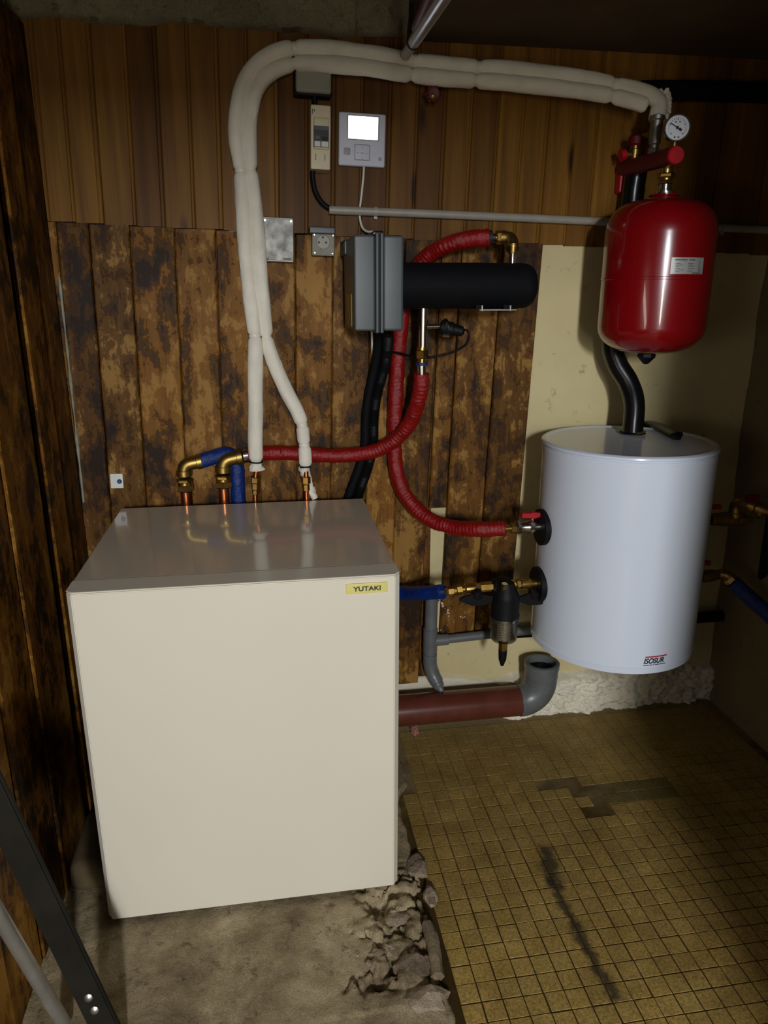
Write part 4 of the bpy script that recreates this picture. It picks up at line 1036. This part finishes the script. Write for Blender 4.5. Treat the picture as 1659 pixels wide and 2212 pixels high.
obj('small_print', bm, INK_GREY, tk)

# ================================================================== VALVES AND FILTER ON THE LEFT OF THE TANK
XT = TX - TR
zv = place(1168, 1137, .40).z
rv = thing('ball_valve', 'nickel ball valve with a red butterfly handle, left of the white tank', 'valve', (XT - .05, .40, zv))
obj('rosette', lathe((XT - .004, .40, zv - .002), (-1, 0, 0), [(-.012, .046), (.004, .046), (.006, .043), (.006, .0)], 40), BLACK, rv)
obj('valve_body', lathe((XT - .008, .40, zv), (-1, 0, 0), [(0, .0135), (.012, .0135), (.012, .0155), (.024, .0165), (.030, .0165), (.040, .0135), (.052, .0130)], 22), CHROME, rv)
xn = XT - .058
obj('nut', hexnut((xn, .40, zv), (xn - .012, .40, zv), .0190, .3), CHROME, rv)
obj('union_tail', cyl((xn - .010, .40, zv), (place(1112, 1140, .40).x, .40, zv - .001), .0095, 18), BRASS_DULL, rv)
xh = place(1152, 1110, .40).x; zh = place(1152, 1111, .40).z
obj('spindle', cyl((xh, .40, zv + .012), (xh, .40, zh + .006), .0042, 12), CHROME, rv)
hwid = (place(1176, 1110, .40).x - place(1125, 1110, .40).x) / 2
prof = [(-hwid, -.007), (-hwid, .006), (-.010, .003), (-.006, .006), (.006, .006), (.010, .003), (hwid, .007), (hwid, -.005), (.009, -.006), (.005, -.010), (-.005, -.010), (-.009, -.006)]
bm = prism([Vector((xh + u, .394, zh + v)) for u, v in prof], (0, .012, 0)); bmesh.ops.bevel(bm, geom=list(bm.edges), offset=.001, segments=1, affect='EDGES')
obj('butterfly_handle', bm, RED_PLASTIC, rv, label='red handle')
obj('screw', cyl((xh, .40, zh + .004), (xh, .40, zh + .010), .0035, 10), CHROME, rv)

za = place(1165, 1259, .40).z
def axis_at(px, py): q = place(px, py, .40); return Vector((q.x, .40, q.z))
def butterfly(parent, c, w_, m):
    prof = [(-w_, -.004), (-w_ * .95, .005), (-.016, .010), (-.011, .014), (.011, .014), (.016, .008), (w_, .004), (w_ * 1.02, -.006), (.018, -.019), (-.014, -.019)]
    bm = prism([c + Vector((u, -.004 - .10 * abs(v), v)) for u, v in prof], (0, .008, 0)); bmesh.ops.bevel(bm, geom=list(bm.edges), offset=.0018, segments=2, affect='EDGES')
    obj('butterfly_handle', bm, m, parent)
    obj('hub', lathe(c + Vector((0, .012, .010)), (0, -1, -.15), [(0, .013), (.016, .013), (.020, .010), (.021, 0)], 20), m, parent)
v1 = thing('ball_valve', 'brass ball valve with a black butterfly handle, between blue hose and filter', 'valve', axis_at(1030, 1270), 'brass valves with black handles')
P_ = lambda px, py: axis_at(px, py)
obj('nut', hexnut(P_(966, 1277), P_(980, 1275.5), .0125, .3), BRASS, v1); obj('flange', cyl(P_(979, 1275.5), P_(984, 1275), .0140, 18), BRASS_DULL, v1)
obj('nut', hexnut(P_(985, 1274.5), P_(998, 1273), .0128, .1), BRASS, v1)
obj('valve_body', lathe(P_(996, 1273), P_(1046, 1268) - P_(996, 1273), [(0, .010), (.008, .010), (.012, .0135), (.030, .0150), (.040, .0135), (.052, .0110)], 20), BRASS, v1)
obj('nut', hexnut(P_(1036, 1268.5), P_(1049, 1267), .0130, .3), BRASS, v1)
butterfly(v1, P_(1026, 1284) + Vector((0, -.024, 0)), .047, BLACK)
obj('handle_stem', cyl(P_(1018, 1270), P_(1018, 1277) + Vector((0, -.024, 0)), .006, 12), BLACK, v1)
v2 = thing('ball_valve', 'brass ball valve with a black butterfly handle, between filter and tank', 'valve', axis_at(1140, 1262), 'brass valves with black handles')
obj('rosette', lathe((XT - .004, .40, za - .004), (-1, 0, 0), [(-.012, .046), (.004, .046), (.006, .043), (.006, 0)], 40), BLACK, v2)
obj('nut', hexnut(P_(1098, 1264.5), P_(1112, 1263), .0135, .3), BRASS, v2); obj('nut', hexnut(P_(1114, 1262.5), P_(1124, 1261.5), .0140, .1), BRASS, v2)
obj('valve_body', lathe(P_(1112, 1263), Vector((XT - .006, .40, za)) - P_(1112, 1263), [(0, .010), (.010, .010), (.016, .0150), (.036, .0155), (.046, .0135), (.058, .0135)], 20), BRASS, v2)
butterfly(v2, P_(1147, 1283) + Vector((0, -.024, 0)), .050, BLACK)
obj('handle_stem', cyl(P_(1143, 1262), P_(1143, 1275) + Vector((0, -.024, 0)), .006, 12), BLACK, v2)
# filter
fc = axis_at(1085, 1262); FXc, FYc = place(1090, 1330, .375).x, .375
ft = thing('water_filter', 'black headed filter with a clear bowl and steel gauze, left of the tank', 'filter', (FXc, FYc, place(1090, 1430, .375).z))
zA, zB, zC, zD, zE = [place(1090, y, .375).z for y in (1283, 1328, 1381, 1400, 1437)]
obj('head', lathe((FXc, FYc, zB - .002), (0, 0, 1), [(0, .0370), (.006, .0375), (.010, .0355), (zA - zB - .006, .0350), (zA - zB + .006, .0320), (zA - zB + .022, .0240), (zA - zB + .034, .0190)], 36), BLACK, ft)
bm = lathe(P_(1063, 1266), P_(1103, 1263.5) - P_(1063, 1266), [(0, .016), (.005, .021), (.034, .021), (.042, .016)], 24)
obj('port_block', bm, BLACK, ft)
obj('port_nut', hexnut(P_(1046, 1267.5), P_(1064, 1266), .0125, .3), BRASS, ft)
vpn = place(1088, 1268, .36)
obj('vent_screw', lathe(vpn - Vector((0, 0, .006)), (0.0, -.3, 1), [(0, .007), (.005, .007), (.005, .0095), (.016, .0095), (.018, .007)], 6), CHROME, ft); obj('vent_ring', cyl(vpn - Vector((0, 0, .014)), vpn - Vector((0, 0, .003)), .0065, 12), BRASS, ft)
obj('bowl', lathe((FXc, FYc, zC), (0, 0, 1), [(0, .022), (.001, .0305), (.005, .0335), (zB - zC - .014, .0345), (zB - zC - .012, .0372), (zB - zC, .0372), (zB - zC, .0345), (zB - zC - .010, .0325), (.007, .0312), (.004, .022)], 40), GLASS, ft)
obj('gauze_tube', lathe((FXc, FYc, zC + .006), (0, 0, 1), [(0, .0235), (zB - zC - .004, .0235)], 32), FILTER_MESH, ft); obj('gauze_ring', lathe((FXc, FYc, zB - .016), (0, 0, 1), [(0, .0245), (.001, .0270), (.012, .0270)], 32), STEEL, ft)
obj('drain_body', lathe((FXc, FYc, zD - .006), (0, 0, 1), [(0, .0115), (zC - zD + .008, .0125)], 6), BRASS_DULL, ft)
obj('drain_cap', lathe((FXc, FYc, zE), (0, 0, 1), [(0, .004), (.006, .006), (.010, .007), (.018, .010), (zD - zE - .004, .0115)], 14), BLACK, ft)

# ================================================================== DRAIN PIPES
gp = thing('drain_pipe', 'slim grey drain pipe with a tee and elbow dropping to the brown pipe', 'pipe', place(955, 1495, .565))
GP = [place(933, 1270, .600), place(931, 1340, .600), place(929, 1400, .600), place(930, 1438, .600), place(938, 1462, .592), place(954, 1493, .562)]
obj('pipe', sweep(resample(curve(GP[:4], 6), .01)[0], .0178, 20), PVC, gp)
obj('tee', cyl(place(930, 1357, .600), place(929, 1408, .600), .0205, 22, .001), PVC, gp)
obj('elbow', sweep(resample(curve([place(929, 1412, .6), place(929.5, 1436, .600), place(936, 1458, .593), place(944, 1474, .582)], 8), .005)[0], .0200, 22), PVC, gp)
obj('pipe_end', sweep(resample(curve([place(940, 1466, .588), place(948, 1482, .574), place(955, 1494, .560)], 8), .004)[0], lambda i, s, th: .0172 if s < .022 else max(.006, .0172 - (s - .022) * .6), 20), PVC, gp)
obj('branch_collar', cyl(place(930, 1384, .600), place(968, 1381, .600), .0165, 20, .001), PVC, gp)
obj('branch', sweep([place(950, 1382.5, .600), place(1050, 1371, .600), place(1150, 1361, .600)], .0128, 18), PVC, gp)
bp = thing('soil_pipe', 'fat brown drain pipe with a grey upturned elbow along the wall foot', 'pipe', place(1120, 1545, .56))
b0 = place(868, 1532, .555); b1_ = place(1122, 1515, .555); bz = (b0.z + b1_.z) / 2 + .001; r_b = .0445
bz = max(bz, FLOOR_Z + r_b + .002)
obj('pipe', lathe((0.12, .553, bz), (b1_.x - .12, 0, 0), [(0, r_b), (b1_.x - .12, r_b)], 36), BROWN_PVC, bp)
ex = b1_.x; ez = place(1168, 1440, .553).z; cxr = place(1168, 1470, .553).x
rc = cxr - ex
arc = [Vector((ex - .004, .553, bz))] + [Vector((ex + rc * sin(t), .553, bz + rc * (1 - cos(t)))) for t in [k * pi / 2 / 12 for k in range(13)]]
arc.append(Vector((cxr, .553, max(ez - .02, bz + rc + .012))))
obj('elbow', sweep(resample(arc, .006)[0], r_b + .002, 36), PVC, bp)
zcl = arc[-1].z; 
obj('socket', lathe((cxr, .553, zcl - .012), (0, 0, 1), [(0, r_b + .002), (.004, r_b + .0035), (.030, r_b + .0035), (.031, r_b + .006), (.046, r_b + .006), (.048, r_b + .003), (.048, r_b - .004), (.006, r_b - .005)], 36), PVC, bp)
obj('socket_throat', lathe((cxr, .553, zcl + .012), (0, 0, 1), [(0, r_b - .0045), (.002, r_b - .0045)], 28), BLACK, bp)
tag(obj('brick_chip', lump(bm_new(), place_z(896, 1578, FLOOR_Z + .012), .014, (.8, .9, 1.1), 12, .5), plain('brick_red', srgb(150, 100, 84), .9, var=.2)), 'small reddish brick chip on the floor beneath the brown pipe', 'brick chip')

# black pipes on the wall
def pipe_thing(name, label, pts, r, m, cat='pipe', seg=22, group=None):
    dense = resample(curve(pts, 10), .01)[0]
    return tag(obj(name, sweep(dense, lambda i, s, th: r * (1 + .04 * fbm((cos(th), sin(th), s * 6), 1.3, 3)), seg), m, None, angle=60), label, cat, group)
pipe_thing('insulated_pipe', 'black insulated pipe high on the wall, behind the white pipe end', [place(1385, 196, .60), place(1440, 195, .60), place(1540, 197, .60), place(1690, 203, .60)], .0225, BLACK_FOAM)
pipe_thing('insulated_pipe', 'black insulated pipe low on the wall, passing behind the white tank', [place(1116, 1366, .612), place(1250, 1357, .612), place(1400, 1342, .612), place(1560, 1330, .612), place(1628, 1318, .60)], .0165, BLACK_FOAM)
pipe_thing('insulated_riser', 'black insulated upright pipe in the dark right corner', [place(1674, 1120, .43), place(1664, 1190, .44), place(1654, 1250, .48), place(1640, 1300, .55), place(1622, 1322, .61)], .022, BLACK_FOAM)

# ================================================================== RIGHT OF THE TANK
XRt = TX + TR
zq = place(1545, 1121, .40).z
rt = thing('ball_valve', 'dull brass valve train with an upturned elbow, upper right of the tank', 'valve', (XRt, .40, zq))
Q = lambda px, py, d=.40: place(px, py, d)
obj('rosette', lathe((XRt - .006, .40, zq), (1, 0, 0), [(0, .035), (.010, .035), (.012, 0)], 30), BLACK, rt)
obj('valve_body', lathe(Q(1534, 1122), Q(1582, 1121) - Q(1534, 1122), [(0, .015), (.012, .017), (.030, .017), (.034, .019), (.046, .019), (.050, .014), (.056, .014)], 20), BRASS_DULL, rt)
obj('lever', box(Q(1546, 1100) + Vector((-.010, -.005, 0)), Q(1556, 1090) + Vector((.002, .008, 0)), .001), RED_PLASTIC, rt)
obj('tee', lathe(Q(1570, 1122), Q(1640, 1122) - Q(1570, 1122), [(0, .014), (.006, .017), (.024, .017), (.03, .0145), (.036, .0165), (.05, .0165), (.056, .010), (.07, .010)], 20), BRASS_DULL, rt)
elbow(rt, Q(1588, 1116), Q(1590, 1085), Q(1618, 1092, .37), .0165, BRASS_DULL)
obj('tail', lathe(Q(1612, 1090, .375), Q(1665, 1106, .34) - Q(1612, 1090, .375), [(0, .015), (.008, .018), (.018, .018), (.022, .015), (.030, .0165), (.044, .0165), (.050, .013), (.07, .013)], 20), BRASS_DULL, rt)
obj('lever', box(Q(1617, 1080, .36) + Vector((-.002, 0, -.006)), Q(1642, 1072, .36) + Vector((0, .012, .002)), .001), RED_DARK, rt)
obj('spindle', cyl(Q(1628, 1090, .365), Q(1629, 1074, .365), .004, 10), CHROME, rt)
obj('nut', hexnut(Q(1634, 1104, .36), Q(1644, 1107, .355), .019, .3), BRASS, rt)
zq2 = place(1528, 1244, .40).z
rt2 = thing('ball_valve', 'dull brass valve joining the lower right of the tank to the blue hose', 'valve', (XRt, .40, zq2))
obj('rosette', lathe((XRt - .006, .40, zq2), (1, 0, 0), [(0, .035), (.010, .035), (.012, 0)], 30), BLACK, rt2)
obj('valve_body', lathe(Q(1515, 1246), Q(1562, 1240) - Q(1515, 1246), [(0, .015), (.010, .0165), (.034, .0165), (.040, .013), (.054, .013)], 20), BRASS_DULL, rt2)
obj('lever', box(Q(1524, 1221) + Vector((-.006, -.005, 0)), Q(1533, 1211) + Vector((.002, .008, 0)), .001), RED_PLASTIC, rt2)
elbow(rt2, Q(1556, 1240), Q(1570, 1240, .39), Q(1580, 1252, .38), .0125, BRASS_DULL)
obj('nut', hexnut(Q(1572, 1247, .385), Q(1582, 1256, .378), .0165, .3), BRASS, rt2)
b2 = thing('blue_hose', 'blue sleeved hose running out of view right of the white tank', 'hose', Q(1590, 1265, .37), 'blue sleeved hoses')
B2 = [(1583, 1257, .378), (1602, 1276, .365), (1632, 1302, .345), (1668, 1335, .32), (1715, 1390, .29), (1745, 1460, .27), (1750, 1560, .265)]
_, bm = sleeve(B2, .0205, 7.0, .008, .03); obj('sleeve', bm, BLUE_WRAP, b2, angle=60)

# ================================================================== TUBES UNDER THE CEILING
ct = thing('ceiling_tube', 'shiny steel tube with a black ring slung under the ceiling, pointing at the viewer', 'tube', place(876, 116, .565))
t0, t1 = place(876, 118, .56), place(953, 0, .02); dv = (t1 - t0); t2 = t0 + dv * 1.7
tr = place(903, 80, .56); k_ring = 0.30
obj('tube', cyl(t0, t0 + dv * k_ring, .0112, 22), CONDUIT_G, ct)
obj('tube_shank', cyl(t0 + dv * k_ring, t2, .0125, 22), TUBE_M, ct)
obj('ring', lathe(t0 + dv * k_ring - dv.normalized() * .004, dv, [(0, .0112), (0, .0145), (.007, .0145), (.007, .0112)], 22), BLACK, ct)
for k in (.2, 1.2):
    q = t0 + dv * k; obj('hanger', box((q.x - .004, q.y - .006, q.z), (q.x + .004, q.y + .006, CEIL_Z + .01)), BLACK, ct)
u0, u1 = place(899, 60, .30), place(925, 0, .06)
u0 = Vector((u0.x, u0.y, u0.z)); du = u1 - u0
tag(obj('red_tube', cyl(u0, u0 + du * 1.8, .0095, 18), RED_DARK), 'dark red tube close under the ceiling, left of the shiny steel tube', 'tube')

# ================================================================== BARS LEANING AT THE LEFT, STONE
def slab_bar(a, b, half, thick):
    d = (b - a).normalized(); s = d.cross(Vector((0, 1, 0))).normalized(); n_ = s.cross(d).normalized()
    bm = bm_new(); rows = []
    for q in (a, b): rows.append([bm.verts.new(q + s * u * half + n_ * v * thick) for u, v in ((-1, -1), (1, -1), (1, 1), (-1, 1))])
    for k in range(4): bm.faces.new((rows[0][k], rows[0][(k + 1) % 4], rows[1][(k + 1) % 4], rows[1][k]))
    bm.faces.new(rows[0][::-1]); bm.faces.new(rows[1]); bmesh.ops.bevel(bm, geom=list(bm.edges), offset=.0025, segments=2, affect='EDGES'); return bm
A0, A1 = place_z(219, 2200, .045), place(-70, 1600, -.235)
dk = thing('steel_bar', 'broad dark steel bar leaning on the left wall in the lower left corner', 'bar', A0)
dd = A1 - A0; foot_t = (A0.z + .006) / dd.z
A1 = A0 + dd * max(1.0, (XL + .035 - A0.x) / dd.x)
obj('bar', slab_bar(A0 - dd * foot_t, A1, .023, .006), POLE_DARK, dk)
for t_ in (.05, .10): obj('bolt', lathe(A0 + dd * t_ + Vector((0, -.006, 0)), (0, -1, .3), [(0, .007), (.003, .007), (.005, .003)], 8), STEEL, dk)
Bp0, Bp1 = place_z(128, 2195, .022), place(-30, 1930, -.29); db_ = Bp1 - Bp0
Bf = Bp0 - db_ * ((Bp0.z + .004) / db_.z)
Bp1 = Bp0 + db_ * max(1.0, (XL + .022 - Bp0.x) / db_.x)
tag(obj('grey_tube', cyl(Bf, Bp1, .0118, 22, .001), POLE_GREY), 'slim galvanised tube leaning in front of the dark bar, lower left corner', 'tube')
sb = bm_new(); add_box(sb, (-.098, .10, FLOOR_Z), (-.004, .30, .052), .022, 4)
for v in sb.verts: v.co += Vector((1, 1, 1)) * .0  + v.co.normalized() * .004 * fbm(v.co, 20, 3)
tag(obj('stone_block', sb, plain('dark_stone', srgb(84, 70, 44), .9, var=.3, scale=14, bump=.4), None, angle=60), 'round-edged dark stone block between the left wall and the white unit', 'stone')
